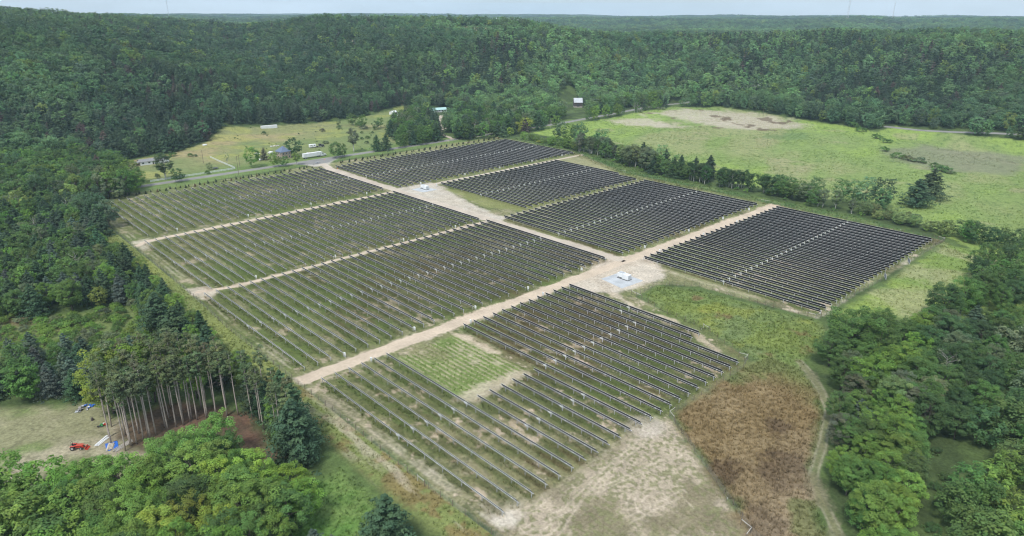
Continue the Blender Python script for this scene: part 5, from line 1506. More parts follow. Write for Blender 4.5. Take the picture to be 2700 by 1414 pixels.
def tractor_unit(e, x0, cabmat, sleeper=True):
    """road tractor facing +X, rear at x0"""
    mb = MB(); mb.box(x0 - 1.6, x0 + 5.9, -0.42, -0.28, 0.75, 1.05); mb.box(x0 - 1.6, x0 + 5.9, 0.28, 0.42, 0.75, 1.05); put("frame_rails", mb.mesh("frame_rails", M_DARK), e)
    prof = [(x0 + 0.6, 0.9), (x0 + 0.6, 3.85), (x0 + 1.6, 4.0), (x0 + 2.6, 3.75), (x0 + 3.25, 3.05), (x0 + 3.65, 2.25), (x0 + 5.6, 1.85), (x0 + 5.95, 1.4), (x0 + 5.95, 0.6), (x0 + 0.6, 0.6)]
    if not sleeper: prof = [(x0 + 1.4, 0.9), (x0 + 1.4, 2.75), (x0 + 2.9, 2.8), (x0 + 3.3, 2.15), (x0 + 5.4, 1.95), (x0 + 5.7, 1.6), (x0 + 5.7, 0.7), (x0 + 1.4, 0.7)]
    mb = MB()
    def half(x, z): return 1.22 if x < x0 + 3.4 else 1.22 - 0.22 * (x - x0 - 3.4) / 2.5
    L = [(x, -half(x, z), z) for x, z in prof]; Rr = [(x, half(x, z), z) for x, z in prof]
    n = len(prof)
    mb.poly(L); mb.poly(Rr[::-1])
    for i in range(n): mb.quad(L[i], Rr[i], Rr[(i + 1) % n], L[(i + 1) % n])
    c = put("cab", mb.mesh("cab", cabmat), e)
    g = MB()
    if sleeper:
        for s in (-1, 1): g.poly([(x0 + 2.25, s * 1.235, 2.25), (x0 + 3.45, s * 1.235, 2.25), (x0 + 3.1, s * 1.235, 3.0), (x0 + 2.25, s * 1.235, 3.0)][::s])
        g.quad((x0 + 3.30, -1.1, 3.03), (x0 + 3.30, 1.1, 3.03), (x0 + 3.68, 1.1, 2.3), (x0 + 3.68, -1.1, 2.3))
    else:
        for s in (-1, 1): g.poly([(x0 + 1.7, s * 1.235, 2.0), (x0 + 3.15, s * 1.235, 2.0), (x0 + 2.9, s * 1.235, 2.6), (x0 + 1.7, s * 1.235, 2.6)][::s])
        g.quad((x0 + 2.96, -1.05, 2.74), (x0 + 2.96, 1.05, 2.74), (x0 + 3.34, 1.05, 2.2), (x0 + 3.34, -1.05, 2.2))
    put("window_glass", g.mesh("window_glass", M_GLASS), c)
    for s in (-1, 1):
        mb = MB(); mb.tube([(x0 + 0.3, s * 1.0, 0.8), (x0 + 0.3, s * 1.0, 3.6 if sleeper else 3.1)], 0.08, 7); put("exhaust_stack", mb.mesh("exhaust_stack", M_RIM), e)
        mb = MB(); mb.disc((x0 + 2.3, s * 0.98, 0.72), 0.3, (1, 0, 0), 1.5, 10); put("fuel_tank", mb.mesh("fuel_tank", M_RIM), e)
    for x in (x0 - 1.1, x0 + 0.15):
        for y in (-0.95, 0.95): wheel(e, x, y, 0.5, 0.55)
    for y in (-1.0, 1.0): wheel(e, x0 + 4.9, y, 0.5, 0.35)
e = empty("semi_truck", (250.0, 501.6, 0), math.radians(1.5), "white articulated lorry with long box trailer parked by the road", "truck")
trailer_box(e, 0.0, 14.6); tractor_unit(e, 14.2, M_WHITE)
e = empty("box_trailer", (286.2, 655.8, 0), math.radians(-8), "white ribbed box trailer parked at the forest edge", "trailer")
trailer_box(e, 0.0, 15.6)
mb = MB()
for s in (-1, 1): mb.box(12.2, 12.35, s * 0.8 - 0.08, s * 0.8 + 0.08, 0.0, 1.1)
put("landing_legs", mb.mesh("landing_legs", M_DARK), e)
e = empty("road_tractor", (281.6, 539.6, 0), math.radians(-12), "black road tractor without trailer beside the white camper", "truck")
tractor_unit(e, 1.4, M_DARK, False)
e = empty("camper_trailer", (276.2, 541.0, 0), math.radians(-10), "white camper trailer parked in the farm pasture", "camper")
mb = MB(); mb.bbox((2.9, 0, 1.75), (5.8, 2.4, 2.3), 0.18); b = put("body", mb.mesh("body", M_SID), e)
for k in (0.9, 3.9):
    mb = MB(); mb.box(k, k + 0.9, -1.225, -1.205, 1.7, 2.3); put("window", mb.mesh("window", M_GLASS), b)
mb = MB(); mb.box(2.4, 3.1, -1.225, -1.205, 0.75, 2.6); put("door", mb.mesh("door", M_TIN), b)
mb = MB(); mb.tube([(5.8, 0, 0.6), (7.0, 0, 0.5)], 0.06, 6); put("tow_bar", mb.mesh("tow_bar", M_DARK), e)
for y in (-1.05, 1.05): wheel(e, 2.9, y, 0.36, 0.25)
def car(x, y, rz, mat, lab, van=False):
    e = empty("parked_van" if van else "parked_car", (x, y, 0), rz, lab, "van" if van else "car")
    if van: prof = [(-2.4, 0.35), (-2.45, 1.2), (-2.35, 2.0), (1.0, 2.0), (1.6, 1.25), (2.4, 1.05), (2.5, 0.4)]
    else: prof = [(-2.2, 0.35), (-2.25, 0.85), (-1.6, 0.95), (-1.1, 1.42), (0.45, 1.45), (1.05, 0.98), (2.1, 0.82), (2.25, 0.4)]
    mb = MB(); n = len(prof)
    def hw(z): return 0.88 if z < 1.0 else 0.88 - 0.18 * (z - 1.0)
    L = [(a, -hw(z), z) for a, z in prof]; Rr = [(a, hw(z), z) for a, z in prof]
    mb.poly(L); mb.poly(Rr[::-1])
    for i in range(n): mb.quad(L[i], Rr[i], Rr[(i + 1) % n], L[(i + 1) % n])
    b = put("body", mb.mesh("body", mat), e)
    g = MB()
    if van: g.quad((1.06, -0.66, 1.95), (1.06, 0.66, 1.95), (1.6, 0.74, 1.3), (1.6, -0.74, 1.3))
    else:
        g.quad((0.52, -0.66, 1.42), (0.52, 0.66, 1.42), (1.05, 0.78, 1.03), (1.05, -0.78, 1.03))
        for s in (-1, 1): g.poly([(-1.35, s * 0.86, 1.0), (0.75, s * 0.86, 1.0), (0.4, s * 0.815, 1.38), (-1.0, s * 0.815, 1.38)][::s])
    put("window_glass", g.mesh("window_glass", M_GLASS), b)
    for a in (-1.4, 1.4):
        for s in (-1, 1): wheel(e, a, s * 0.8, 0.33, 0.2)
car(223.6, 519.0, 0.4, M_SID, "white car parked beside the farmyard trees")
car(240.5, 538.5, 1.9, M_SID, "white van parked behind the brick house", True)
car(235.0, 557.0, 0.2, M_DARK, "black car parked on the pasture behind the house")
car(231.0, 543.0, 2.2, M_SID, "white car parked nose-in by the dark conifer")
e = empty("utility_trailer", (250.6, 480.2, 0), math.radians(-20), "small pale utility trailer on the entrance apron", "trailer")
mb = MB(); mb.box(-1.4, 1.4, -0.75, 0.75, 0.5, 0.6); mb.box(-1.4, 1.4, -0.79, -0.752, 0.6, 0.85); mb.box(-1.4, 1.4, 0.752, 0.79, 0.6, 0.85); mb.box(-1.44, -1.402, -0.75, 0.75, 0.6, 0.85); put("bed", mb.mesh("bed", M_TIN), e)
mb = MB(); mb.tube([(1.4, 0, 0.5), (2.4, 0, 0.45)], 0.04, 5); put("tow_bar", mb.mesh("tow_bar", M_DARK), e)
for y in (-0.9, 0.9): wheel(e, 0, y, 0.32, 0.2)
for px, py, lab in ((856.3, 421.8, "orange cone on the verge by the entrance"), (890.5, 446, "orange cone beside the first right-hand row")):
    x, y = at(px, py)
    e = empty("traffic_cone", (x, y, 0), 0, lab, "cone")
    mb = MB(); mb.lathe([(0.22, 0.03), (0.05, 0.9), (0.0, 0.92)], 10); put("cone_body", mb.mesh("cone_body", M_ORANGE), e)
    mb = MB(); mb.box(-0.28, 0.28, -0.28, 0.28, 0, 0.03); put("base_plate", mb.mesh("base_plate", M_ORANGE), e)
print("vehicles", round(time.time() - T0, 1))

# ------------------------------------------------------------------ houses, barn, sheds
def gable(e, L, W, h, rise, wall, roof, over=0.4, name_roof="roof"):
    """gabled house, ridge along local X"""
    mb = MB()
    x, y = L / 2, W / 2
    for s in (-1, 1):
        mb.quad((-x, s * y, 0), (x, s * y, 0), (x, s * y, h), (-x, s * y, h))
        mb.poly([(s * x, -y, 0), (s * x, y, 0), (s * x, y, h), (s * x, 0, h + rise), (s * x, -y, h)])
    w = put("wall", mb.mesh("wall", wall), e)
    mb = MB()
    k = rise / y
    for s in (-1, 1):
        a = [(-x - over, s * (y + over), h - k * over), (x + over, s * (y + over), h - k * over), (x + over, 0, h + rise), (-x - over, 0, h + rise)]
        mb.quad(*[(p[0], p[1], p[2] + 0.10) for p in a]); mb.quad(*[(p[0], p[1], p[2] - 0.02) for p in a][::-1])
        mb.quad((a[0][0], a[0][1], a[0][2] - .02), (a[1][0], a[1][1], a[1][2] - .02), (a[1][0], a[1][1], a[1][2] + .1), (a[0][0], a[0][1], a[0][2] + .1))
        for q, r in ((0, 3), (1, 2)):
            mb.quad((a[q][0], a[q][1], a[q][2] - .02), (a[r][0], a[r][1], a[r][2] - .02), (a[r][0], a[r][1], a[r][2] + .1), (a[q][0], a[q][1], a[q][2] + .1))
    r = put(name_roof, mb.mesh(name_roof, roof), e)
    return w, r
def window(parent, cx, y, z, w, h, axis='y', d=-1):
    mb = MB()
    if axis == 'y': mb.box(cx - w / 2 - .08, cx + w / 2 + .08, min(y, y + d * 0.05), max(y, y + d * 0.05), z - h / 2 - .08, z + h / 2 + .08)
    else: mb.box(min(y, y + d * 0.05), max(y, y + d * 0.05), cx - w / 2 - .08, cx + w / 2 + .08, z - h / 2 - .08, z + h / 2 + .08)
    f = put("window", mb.mesh("window", M_WHITE), parent)
    mb = MB()
    if axis == 'y': mb.box(cx - w / 2, cx + w / 2, min(y + d * 0.052, y + d * 0.06), max(y + d * 0.052, y + d * 0.06), z - h / 2, z + h / 2)
    else: mb.box(min(y + d * 0.052, y + d * 0.06), max(y + d * 0.052, y + d * 0.06), cx - w / 2, cx + w / 2, z - h / 2, z + h / 2)
    put("pane", mb.mesh("pane", M_GLASS), f)
def door(parent, cx, y, w=1.0, h=2.1, axis='y', d=-1, mat=None):
    mb = MB()
    if axis == 'y': mb.box(cx - w / 2, cx + w / 2, min(y, y + d * 0.06), max(y, y + d * 0.06), 0.05, h)
    else: mb.box(min(y, y + d * 0.06), max(y, y + d * 0.06), cx - w / 2, cx + w / 2, 0.05, h)
    put("door", mb.mesh("door", mat or M_BARN), parent)
e = empty("mobile_home", (158.5, 563.0, 0), math.radians(0), "long white mobile home with grey roof and porch at the left", "house")
w, r = gable(e, 20.5, 7.0, 2.7, 1.3, M_SID, M_GREYR)
for cx in (-8.3, -4.0, 1.5, 5.5): window(w, cx, -3.5, 1.6, 1.3, 1.0)
door(w, -1.2, -3.5)
window(w, 0.0, 10.25, 1.6, 1.2, 1.0, 'x', 1)
mb = MB(); mb.box(-13.4, -10.3, -3.0, 1.5, 2.35, 2.5); p = put("porch_roof", mb.mesh("porch_roof", M_GREYR), e)
mb = MB(); mb.box(-13.3, -10.3, -2.9, 1.4, 0.3, 0.45); put("porch_deck", mb.mesh("porch_deck", M_WOODP), e)
for a, b in ((-13.2, -2.8), (-13.2, 1.3), (-10.6, -2.8)):
    mb = MB(); mb.box(a - .07, a + .07, b - .07, b + .07, 0, 2.35); put("porch_post", mb.mesh("porch_post", M_WOODP), e)
mb = MB()
for i in range(14): mb.box(-13.25 + i * 0.22, -13.2 + i * 0.22, -2.88, -2.83, 0.45, 1.35)
mb.box(-13.3, -10.3, -2.9, -2.8, 1.35, 1.42); put("porch_railing", mb.mesh("porch_railing", M_WOODP), e)

e = empty("brick_house", (240.5, 515.5, 0), math.radians(8), "square tan brick house with pointed blue slate roof", "house")
mb = MB(); mb.box(-4.2, 4.2, -4.0, 4.0, 0, 5.6); w = put("wall", mb.mesh("wall", M_BRICK), e)
mb = MB()
cs = [(-4.7, -4.5, 5.55), (4.7, -4.5, 5.55), (4.7, 4.5, 5.55), (-4.7, 4.5, 5.55)]
for i in range(4): mb.poly([cs[i], cs[(i + 1) % 4], (0, 0, 9.6)])
mb.poly(cs[::-1]); r = put("roof", mb.mesh("roof", M_SLATE), e)
mb = MB(); mb.box(1.6, 2.3, 0.5, 1.2, 6.6, 9.4); put("chimney", mb.mesh("chimney", M_BRICK), r)
for cx in (-2.5, 0.2, 2.7):
    for z in (1.6, 4.2):
        if not (cx == 0.2 and z == 1.6): window(w, cx, -4.0, z, 0.9, 1.4)
        window(w, cx, -4.2, z, 0.9, 1.4, 'x', -1)
door(w, 0.2, -4.0)

e = empty("barn", (649.5, 566.5, 0), math.radians(-40), "tall dark wooden barn with pale tin roof among trees", "barn")
mb = MB(); mb.box(-5.05, 5.05, -4.55, 4.55, -0.3, 1.6); put("stone_base", mb.mesh("stone_base", M_STONE), e)
x, y, h, rs = 5.0, 4.5, 6.4, 4.6
bn = empty("board_wall", (0, 0, 0)); bn.parent = e
ME_BD = {}
def board(x0, y0, x1, y1, z0, z1):
    mb = MB(); dx, dy = x1 - x0, y1 - y0; L = math.hypot(dx, dy)
    mb.cbox(((x0 + x1) / 2, (y0 + y1) / 2, (z0 + z1) / 2), (L - 0.06, 0.08, z1 - z0), 0, math.atan2(dy, dx))
    put("board", mb.mesh("board", M_BARN), bn)
mb = MB()
for s in (-1, 1):
    mb.quad((-x + .05, s * (y - .05), 1.6), (x - .05, s * (y - .05), 1.6), (x - .05, s * (y - .05), h), (-x + .05, s * (y - .05), h))
    mb.poly([(s * (x - .05), -y + .05, 1.6), (s * (x - .05), y - .05, 1.6), (s * (x - .05), y - .05, h), (s * (x - .05), 0, h + rs - .05), (s * (x - .05), -y + .05, h)])
put("sheathing", mb.mesh("sheathing", M_DARK), bn)
for i in range(10):
    a = -x + i * 1.0
    for s in (-1, 1): board(a, s * y, a + 1.0, s * y, 1.6, h)
for i in range(9):
    b = -y + i * 1.0
    zz = h + rs * (1 - abs(b + 0.5) / y) - 0.1
    for s in (-1, 1): board(s * x, b, s * x, b + 1.0, 1.6, zz)
mb = MB(); k = rs / y
for s in (-1, 1):
    a = [(-x - .5, s * (y + .5), h - k * .5), (x + .5, s * (y + .5), h - k * .5), (x + .5, 0, h + rs), (-x - .5, 0, h + rs)]
    mb.quad(*[(p[0], p[1], p[2] + 0.12) for p in a]); mb.quad(*[(p[0], p[1], p[2]) for p in a][::-1])
    mb.quad((a[0][0], a[0][1], a[0][2]), (a[1][0], a[1][1], a[1][2]), (a[1][0], a[1][1], a[1][2] + .12), (a[0][0], a[0][1], a[0][2] + .12))
put("roof", mb.mesh("roof", M_TIN), e)
mb = MB(); mb.box(-1.6, 1.6, -y - .09, -y - .05, 1.2, 4.6); put("door", mb.mesh("door", M_DARK), e)

e = empty("long_house", (495.0, 646.0, 0), math.radians(-12), "low pale house with pale teal metal roof in the woods", "house")
w, r = gable(e, 20.0, 8.0, 2.8, 1.9, M_SID, M_TEAL, 0.5)
for cx in (-7.5, -4, 0.5, 4, 7.5): window(w, cx, -4.0, 1.6, 1.2, 1.1)
door(w, -1.8, -4.0)
for nm, x, y, rz, L, W, h, rs, m1, m2, lab in (("shed", 431, 637, 0.5, 5.5, 4, 2.4, .7, M_WOODP, M_TIN, "small open grey shed at the pasture corner"), ("carport", 445, 663, 0.3, 7.5, 6, 2.8, 1.2, M_SID, M_WHITE, "white round-roofed carport behind the small grey shed"),
                                               ("shed", 191, 604, 0.2, 4.0, 2.5, 1.6, .5, M_SID, M_TIN, "low white shed against the forest edge"), ("propane_tank", 213.5, 606.5, 0.2, 0, 0, 0, 0, None, None, "small white tank at the tip of the forest edge")):
    if nm == "propane_tank":
        e = empty(nm, (x, y, 0), rz, lab, "tank")
        mb = MB(); mb.tube([(-2.0, 0, 1.1), (-1.7, 0, 1.1), (1.7, 0, 1.1), (2.0, 0, 1.1)], [0.45, 0.85, 0.85, 0.45], 12); put("vessel", mb.mesh("vessel", M_WHITE, True), e)
        for k in (-1.1, 1.1):
            mb = MB(); mb.box(k - .15, k + .15, -.6, .6, 0, .5); put("cradle", mb.mesh("cradle", M_STONE), e)
    else:
        e = empty(nm, (x, y, 0), rz, lab, nm)
        w, r = gable(e, L, W, h, rs, m1, m2, 0.25)
        door(w, 0.3, -W / 2, 1.6 if nm == "shed" else 4.0, min(2.0, h - .3), mat=M_DARK)
# white board fence of the mobile home
def board_fence(lab, pts):
    ox, oy = pts[0]
    e = empty("board_fence", (ox, oy, 0), 0, lab, "fence")
    for (x0, y0), (x1, y1) in zip(pts, pts[1:]):
        L = math.hypot(x1 - x0, y1 - y0); n = max(1, round(L / 2.5)); a = math.atan2(y1 - y0, x1 - x0)
        for i in range(n):
            mx_, my_ = x0 + (x1 - x0) * (i + .5) / n - ox, y0 + (y1 - y0) * (i + .5) / n - oy
            for z in (0.35, 0.8, 1.25):
                put("rail", ME_RAIL, e, (mx_, my_, z), (0, 0, a), (L / n / 2.5, 1, 1))
            put("post", ME_FPOST, e, (x0 + (x1 - x0) * i / n - ox, y0 + (y1 - y0) * i / n - oy, 0))
mb = MB(); mb.cbox((0, 0, 0), (2.46, 0.05, 0.2)); ME_RAIL = mb.mesh("rail", M_WHITE)
mb = MB(); mb.box(-.07, .07, -.07, .07, -.2, 1.45); ME_FPOST = mb.mesh("post", M_WHITE)
board_fence("white three-rail board fence along the county road", [(136.5, 499.5), (170, 500), (195.5, 501.0)])
board_fence("white board fence running back from the road into the lawn", [(196, 502.5), (196.4, 512), (197, 532), (198.2, 556)])
# utility poles
def pole(x, y, h, lab, arm=True):
    e = empty("utility_pole", (x, y, 0), 0.3, lab, "pole", "wooden utility poles")
    mb = MB(); mb.tube([(0, 0, -0.3), (0, 0, h)], [0.17, 0.11], 8); put("mast", mb.mesh("mast", M_WOODP), e)
    if arm:
        mb = MB(); mb.box(-1.1, 1.1, -0.06, 0.06, h - 0.7, h - 0.55); c = put("crossarm", mb.mesh("crossarm", M_WOODP), e)
        for k in (-1.0, 0, 1.0):
            mb = MB(); mb.lathe([(0.05, h - .55), (0.07, h - .45), (0.04, h - .36), (0, h - .35)], 6, 0, (k, 0, 0)); put("insulator", mb.mesh("insulator", M_TIN), c)
pole(186.4, 538, 10, "utility pole on the lawn by the mobile home")
pole(199.3, 501.5, 10, "utility pole at the corner of the white fence")
pole(188.8, 479.1, 14, "tall utility pole between road and saplings")
pole(771.6, 476.1, 11, "utility pole beside the far sand patch of the meadow")
pole(742.2, 372, 12, "utility pole at the meadow edge under the hillside woods")
# trampoline disc and junk
e = empty("trampoline", (185, 511.5, 0), 0, "dark round trampoline on the lawn", "trampoline")
mb = MB(); mb.disc((0, 0, 0.85), 2.1, (0, 0, 1), 0.05, 20); put("mat", mb.mesh("mat", M_DARK), e)
for k in range(6):
    a = k * 1.047; mb = MB(); mb.tube([(2.0 * math.cos(a), 2.0 * math.sin(a), 0), (2.05 * math.cos(a), 2.05 * math.sin(a), 0.85)], 0.04, 5); put("leg", mb.mesh("leg", M_GALV), e)
def heap(x, y, r, lab, mats, n, seed, flat=0.5, name="scrap_heap"):
    e = empty(name, (x, y, float(hz(x, y))), 0, lab, "heap")
    rr = random.Random(seed)
    for i in range(n):
        a = rr.random() * 6.28; q = rr.random() ** 0.6 * r
        mb = MB(); d = (rr.uniform(.4, 1.8), rr.uniform(.2, .9), rr.uniform(.1, .5))
        mb.bbox((0, 0, 0), d, 0.04)
        put("scrap_piece", mb.mesh("scrap_piece", rr.choice(mats)), e, (math.cos(a) * q, math.sin(a) * q * 0.6, rr.uniform(.1, .25 + flat * (1 - q / r))), (rr.uniform(-.4, .4), rr.uniform(-.4, .4), rr.random() * 6.28))
heap(258, 568, 4.2, "heap of pale demolition scrap on the pasture", [M_SID, M_LUMB, M_TIN, M_STONE], 34, 3, 0.5)
heap(188, 599, 3.0, "row of white and blue clutter at the forest edge", [M_SID, M_BARN, M_BLUE], 12, 4)
heap(264.5, 521, 2.2, "pale clutter behind the long white trailer", [M_SID, M_LUMB], 10, 5, .7)
heap(29.0, 212.5, 2.6, "heap of grey and blue covered clutter in the left clearing", [M_TIN, M_BLUE, M_STONE, M_GREYR, M_SID], 16, 6, .9)
heap(30.8, 198.8, 1.2, "small heap of red, white and green items in the clearing", [M_RED, M_GREENP, M_SID, M_DARK], 9, 7, .4)
# lumber, tarp
e = empty("lumber_stack", (29.2, 186.2, 0), 1.15, "pale lumber stack lying on a blue tarp", "lumber")
for lay in range(3):
    for k in range(6 - lay):
        mb = MB(); mb.cbox((rg.normal() * .12, -0.75 + k * 0.30 + lay * .12, 0.1 + lay * 0.13), (3.0 + rg.normal() * .2, 0.2, 0.1)); put("plank", mb.mesh("plank", M_LUMB), e)
mb = MB(); n = 12
P = [[(-2.1 + 4.0 * i / n, -1.5 + 2.9 * j / n, 0.03 + 0.10 * abs(math.sin(i * 1.3 + j * .7)) + (0.02 if 0 < i < n else 0)) for j in range(n + 1)] for i in range(n + 1)]
for i in range(n):
    for j in range(n): mb.quad(P[i][j], P[i + 1][j], P[i + 1][j + 1], P[i][j + 1])
tp = put("tarpaulin", mb.mesh("tarpaulin", M_BLUE, True), None, (29.6, 186.6, 0), (0, 0, 1.4)); tag(tp, "crumpled blue tarpaulin under the lumber stack", "tarpaulin")
def boards(x, y, rz, n, L, lab, mat):
    e = empty("board_pile", (x, y, 0), rz, lab, "boards")
    for k in range(n):
        mb = MB(); mb.cbox((rg.normal() * .25, -n * .14 + k * 0.28, 0.08 + (k % 2) * 0.08), (L + rg.normal() * .3, 0.26, 0.06), 0, rg.normal() * .04); put("plank", mb.mesh("plank", mat), e)
boards(28.4, 191.0, 0.62, 5, 4.6, "flat stack of white boards on the clearing grass", M_SID)
boards(32.0, 184.8, 0.42, 6, 5.2, "weathered boards spread under the pine trunks", M_STONE)
mb = MB(); mb.lathe([(0.0, 0.0), (0.42, 0.0), (0.36, 0.35), (0.34, 0.75), (0.2, 0.85), (0, 0.85)], 10); st = put("tree_stump", mb.mesh("tree_stump", M_BARN), None, (29.2, 203.9, 0)); tag(st, "dark stump standing alone in the left clearing", "stump")
# red loader tractor
e = empty("farm_tractor", (22.4, 191.6, 0), math.radians(-38), "red compact tractor with front loader in the left clearing", "tractor")
mb = MB()
pr = [(0.0, 0.55), (0.0, 1.15), (0.5, 1.2), (1.75, 1.08), (1.85, 0.95), (1.85, 0.55)]
L = [(a, -0.36, z) for a, z in pr]; Rr = [(a, 0.36, z) for a, z in pr]
mb.poly(L); mb.poly(Rr[::-1])
for i in range(6): mb.quad(L[i], Rr[i], Rr[(i + 1) % 6], L[(i + 1) % 6])
put("hood", mb.mesh("hood", M_RED), e)
mb = MB(); mb.bbox((-0.55, 0, 0.85), (1.0, 0.6, 0.5), 0.06); put("seat_deck", mb.mesh("seat_deck", M_RED), e)
mb = MB(); mb.cbox((-0.6, 0, 1.25), (0.45, 0.48, 0.12)); mb.cbox((-0.82, 0, 1.48), (0.1, 0.46, 0.45)); put("seat", mb.mesh("seat", M_DARK), e)
for s in (-1, 1):
    mb = MB(); mb.bbox((-0.6, s * 0.72, 1.22), (1.1, 0.36, 0.1), 0.04); put("fender", mb.mesh("fender", M_RED), e)
    wheel(e, -0.6, s * 0.75, 0.62, 0.36); wheel(e, 1.45, s * 0.62, 0.38, 0.26)
    mb = MB(); mb.tube([(0.1, s * 0.52, 1.25), (1.6, s * 0.52, 1.25), (2.6, s * 0.52, 0.45)], 0.07, 6); put("loader_arm", mb.mesh("loader_arm", M_RED), e)
mb = MB(); mb.tube([(-0.95, -0.5, 0.9), (-0.95, -0.5, 2.2), (-0.95, 0.5, 2.2), (-0.95, 0.5, 0.9)], 0.05, 6); put("roll_bar", mb.mesh("roll_bar", M_DARK), e)
mb = MB(); mb.tube([(-0.1, 0, 1.2), (-0.25, 0, 1.5)], 0.03, 5); mb.disc((-0.27, 0, 1.52), 0.2, (-0.5, 0, 1), 0.03, 12); put("steering_wheel", mb.mesh("steering_wheel", M_DARK), e)
mb = MB()
bp = [(2.55, 0.75), (2.6, 0.15), (3.2, 0.08), (2.75, 0.3), (2.68, 0.7)]
L = [(a, -0.85, z) for a, z in bp]; Rr = [(a, 0.85, z) for a, z in bp]
mb.poly(L); mb.poly(Rr[::-1])
for i in range(5): mb.quad(L[i], Rr[i], Rr[(i + 1) % 5], L[(i + 1) % 5])
put("loader_bucket", mb.mesh("loader_bucket", M_RED), e)
# far skyline: masts and works
def mast(px, r, h, lab, w=2.4):
    a = az_of_px(px) + HEAD; x, y = r * math.sin(a), r * math.cos(a); z = float(hz(x, y))
    e = empty("radio_mast", (x, y, z), 0, lab, "mast", "radio masts on the far hills")
    for k in range(3):
        q = k * 2.094; mb = MB(); mb.tube([(w * math.cos(q), w * math.sin(q), -1), (w * 0.35 * math.cos(q), w * 0.35 * math.sin(q), h)], 0.3, 5); put("leg", mb.mesh("leg", M_GALV), e)
    mb = MB(); n = int(h / 5)
    for i in range(n):
        z0, z1 = h * i / n, h * (i + 1) / n; f0, f1 = w * (1 - .65 * i / n), w * (1 - .65 * (i + 1) / n)
        for k in range(3):
            q0, q1 = k * 2.094, (k + 1) * 2.094
            mb.tube([(f0 * math.cos(q0), f0 * math.sin(q0), z0), (f1 * math.cos(q1), f1 * math.sin(q1), z1)], 0.16, 4, cap=False)
    tag(put("lattice", mb.mesh("lattice", M_GALV), e), kind="stuff")
mast(2233, 3500, 165, "tall lattice radio mast on the far right ridge", 4.5)
mast(2352, 3600, 85, "shorter lattice radio mast beyond the right ridge")
mast(438, 3600, 85, "thin lattice radio mast above the left hills")
def works(px, r, L, W, h, lab, rz=0.0):
    a = az_of_px(px) + HEAD; x, y = r * math.sin(a), r * math.cos(a); z = float(hz(x, y)) + 9
    e = empty("industrial_hall", (x, y, z), -a + rz, lab, "factory", "white works on the skyline")
    mb = MB(); mb.box(-L / 2, L / 2, -W / 2, W / 2, -10, h); put("wall", mb.mesh("wall", M_SID), e)
    mb = MB(); mb.box(-L / 2 - .5, L / 2 + .5, -W / 2 - .5, W / 2 + .5, h, h + 0.8); r_ = put("roof", mb.mesh("roof", M_WHITE), e)
    mb = MB(); mb.box(-L * .2, L * .1, -W * .2, W * .2, h + .8, h + 4); put("roof_unit", mb.mesh("roof_unit", M_TIN), r_)
works(1345, 3700, 110, 60, 13, "wide white works hall on the skyline", 0.1)
works(1312, 3800, 70, 45, 11, "smaller white works hall left of the wide one", -0.1)
works(1375, 3620, 48, 34, 9, "low white annex right of the wide works hall", 0.2)
print("objects", round(time.time() - T0, 1))
# ------------------------------------------------------------------ weeds and grass tufts (uncountable)
def tuft(seed, blades=12, h=0.55, spread=0.34, w=0.10):
    rng = np.random.default_rng(seed); V = []; Q = []; rgb = []
    for k in range(blades):
        a = rng.random() * 6.28; p = np.array([math.cos(a), math.sin(a), 0]) * spread * rng.random() ** .5
        lean = np.array([math.cos(a), math.sin(a), 0]) * rng.uniform(0.05, 0.35) + rng.normal(size=3) * 0.06
        t = np.array([-math.sin(a), math.cos(a), 0]) * w * rng.uniform(.6, 1.3)
        hh = h * rng.uniform(.5, 1.15)
        tip = p + lean + np.array([0, 0, hh]); mid = p + lean * .35 + np.array([0, 0, hh * .55])
        b = len(V); V += [p - t * .5, p + t * .5, mid + t * .5, mid - t * .5, tip + t * .08, tip - t * .08]
        Q += [(b, b + 1, b + 2, b + 3), (b + 3, b + 2, b + 4, b + 5)]
        q = rng.uniform(.75, 1.25); rgb += [(q, q, q)] * 6
    me = np_mesh("grass_tuft", np.array(V), np.array(Q), M_LEAF); vcol(me, "Var", np.array(rgb))
    return me
tuft_col = bpy.data.collections.new("tuft_sources")
for i in range(4):
    tuft_col.objects.link(bpy.data.objects.new("tuft_source_%02d" % i, tuft(500 + i, 12, (0.55, 0.75, 0.4, 0.5)[i], (0.34, 0.3, 0.45, 0.4)[i])))
rw = np.random.default_rng(77)
def scatter_pts(poly, dens):
    xs = [p[0] for p in poly]; ys = [p[1] for p in poly]
    n = int((max(xs) - min(xs)) * (max(ys) - min(ys)) * dens)
    x = rw.uniform(min(xs), max(xs), n); y = rw.uniform(min(ys), max(ys), n)
    k = inside(poly, x, y)
    return x[k], y[k]
def weeds(name, lab, sets):
    P = []; I = []; S = []; R_ = []; T = []
    for x, y, lo, hi in sets:
        col = ground_color(x, y)
        n = len(x)
        T.append(col * rw.uniform(0.95, 1.5, n)[:, None]); P.append(np.stack([x, y, np.zeros(n)], -1)); I.append(rw.integers(0, 4, n))
        s = rw.uniform(lo, hi, n); S.append(np.stack([s, s, s * rw.uniform(.7, 1.2, n)], -1)); R_.append(rw.random(n) * 6.28)
    o = instancer(name, np.concatenate(P), np.concatenate(I), np.concatenate(S), np.concatenate(R_), np.concatenate(T), tuft_col)
    return tag(o, lab, "weeds" if name == "weeds" else "grass", kind="stuff")
def veg(x, y, keep):
    """drop points where the ground is bare"""
    c = ground_color(x, y); k = (c[:, 0] < keep)
    return x[k], y[k]
sets = []
x, y = scatter_pts(BROWN, 1.9); sets.append((x, y, 0.6, 1.25))
x, y = scatter_pts(NOTCH, 1.0); sets.append((x, y, 0.7, 1.3))
weeds("weeds", "tall brown and green weeds in the unmown fields", sets)
sets = []
x, y = scatter_pts(YARD, 1.6); x, y = veg(x, y, 0.26); sets.append((x, y, 0.15, 0.35))
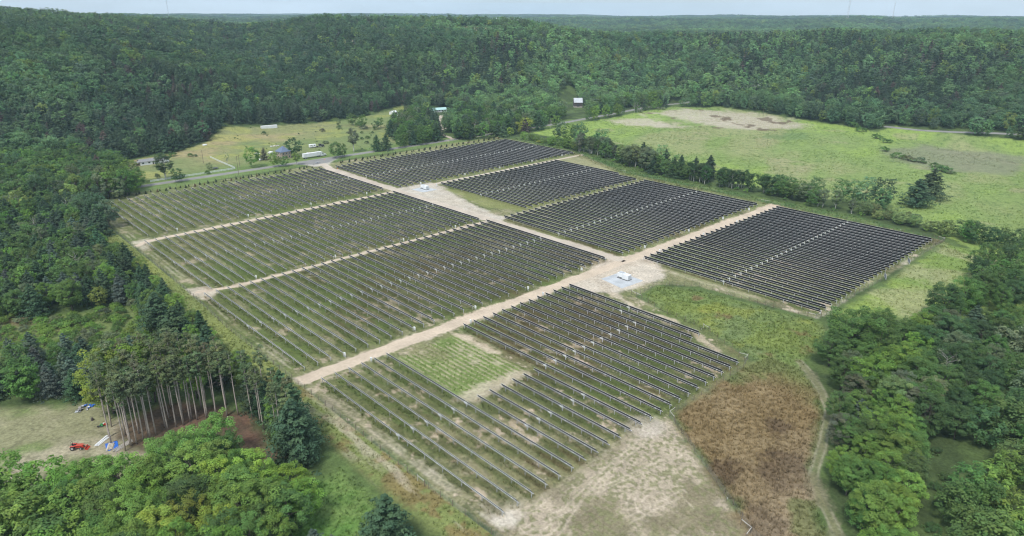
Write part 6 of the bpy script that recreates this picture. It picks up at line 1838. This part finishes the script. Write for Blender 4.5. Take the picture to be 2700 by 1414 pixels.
x, y = scatter_pts(LANE, 1.4); sets.append((x, y, 0.5, 0.9))
x, y = scatter_pts(PATCH, 1.8); x, y = veg(x, y, 0.25); sets.append((x, y, 0.3, 0.6))
x, y = scatter_pts(EAST, 0.35); sets.append((x, y, 0.6, 1.1))
# strips below the rows and the mown lanes, front blocks
for nm, dens in (('D', 34), ('C', 26), ('H', 14), ('B', 14), ('G', 10), ('A', 9)):
    for xr, y0, y1 in ROWS[nm]:
        n = int((y0 - y1) * dens / 10)
        x = xr - 0.2 + rw.normal(size=n) * 0.55; y = rw.uniform(y1, y0, n); sets.append((x, y, 0.45, 0.95))
        if nm in 'DC':
            n = int((y0 - y1) * 2.2)
            x = xr + rw.uniform(0.9, 3.9, n); y = rw.uniform(y1, y0, n); x, y = veg(x, y, 0.22); sets.append((x, y, 0.25, 0.5))
n = 2600; t_ = rw.random(n); yy = 90 + t_ * 380
sets.append((np.interp(yy, [92, 157, 284, 398, 474], [81.8, 81.6, 84, 86, 90]) - rw.uniform(0.5, 8, n), yy, 0.5, 1.0))
weeds("grass", "rough grass under the panels, in the lanes and verges", sets)
sets = []
x, y = scatter_pts(MEADOW, 0.16); c_ = fbm(x, y, 30, 3, 81); k = c_ > 0.45; sets.append((x[k], y[k], 0.6, 1.2))
x, y = scatter_pts(HEDGE_GRASS, 0.5); sets.append((x, y, 0.8, 1.5))
weeds("meadow_grass", "coarse green clumps across the meadow", sets)
print("weeds", round(time.time() - T0, 1))
# ------------------------------------------------------------------ haze
mh = bpy.data.materials.new("haze_air")
mh.use_nodes = True
mh.node_tree.nodes.clear()
ho = mh.node_tree.nodes.new("ShaderNodeOutputMaterial")
hv = mh.node_tree.nodes.new("ShaderNodeVolumePrincipled")
hv.inputs["Color"].default_value = (0.60, 0.82, 1.0, 1)
hv.inputs["Density"].default_value = 0.000085
hv.inputs["Anisotropy"].default_value = 0.0
mh.node_tree.links.new(hv.outputs["Volume"], ho.inputs["Volume"])
mb = MB()
mb.box(-9500, 9500, -9500, 9500, -1.5, 235)
haze = put("haze", mb.mesh("haze", mh))
tag(haze, "thin pale summer haze over the whole valley", "haze", kind="stuff")
print("done", round(time.time() - T0, 1))
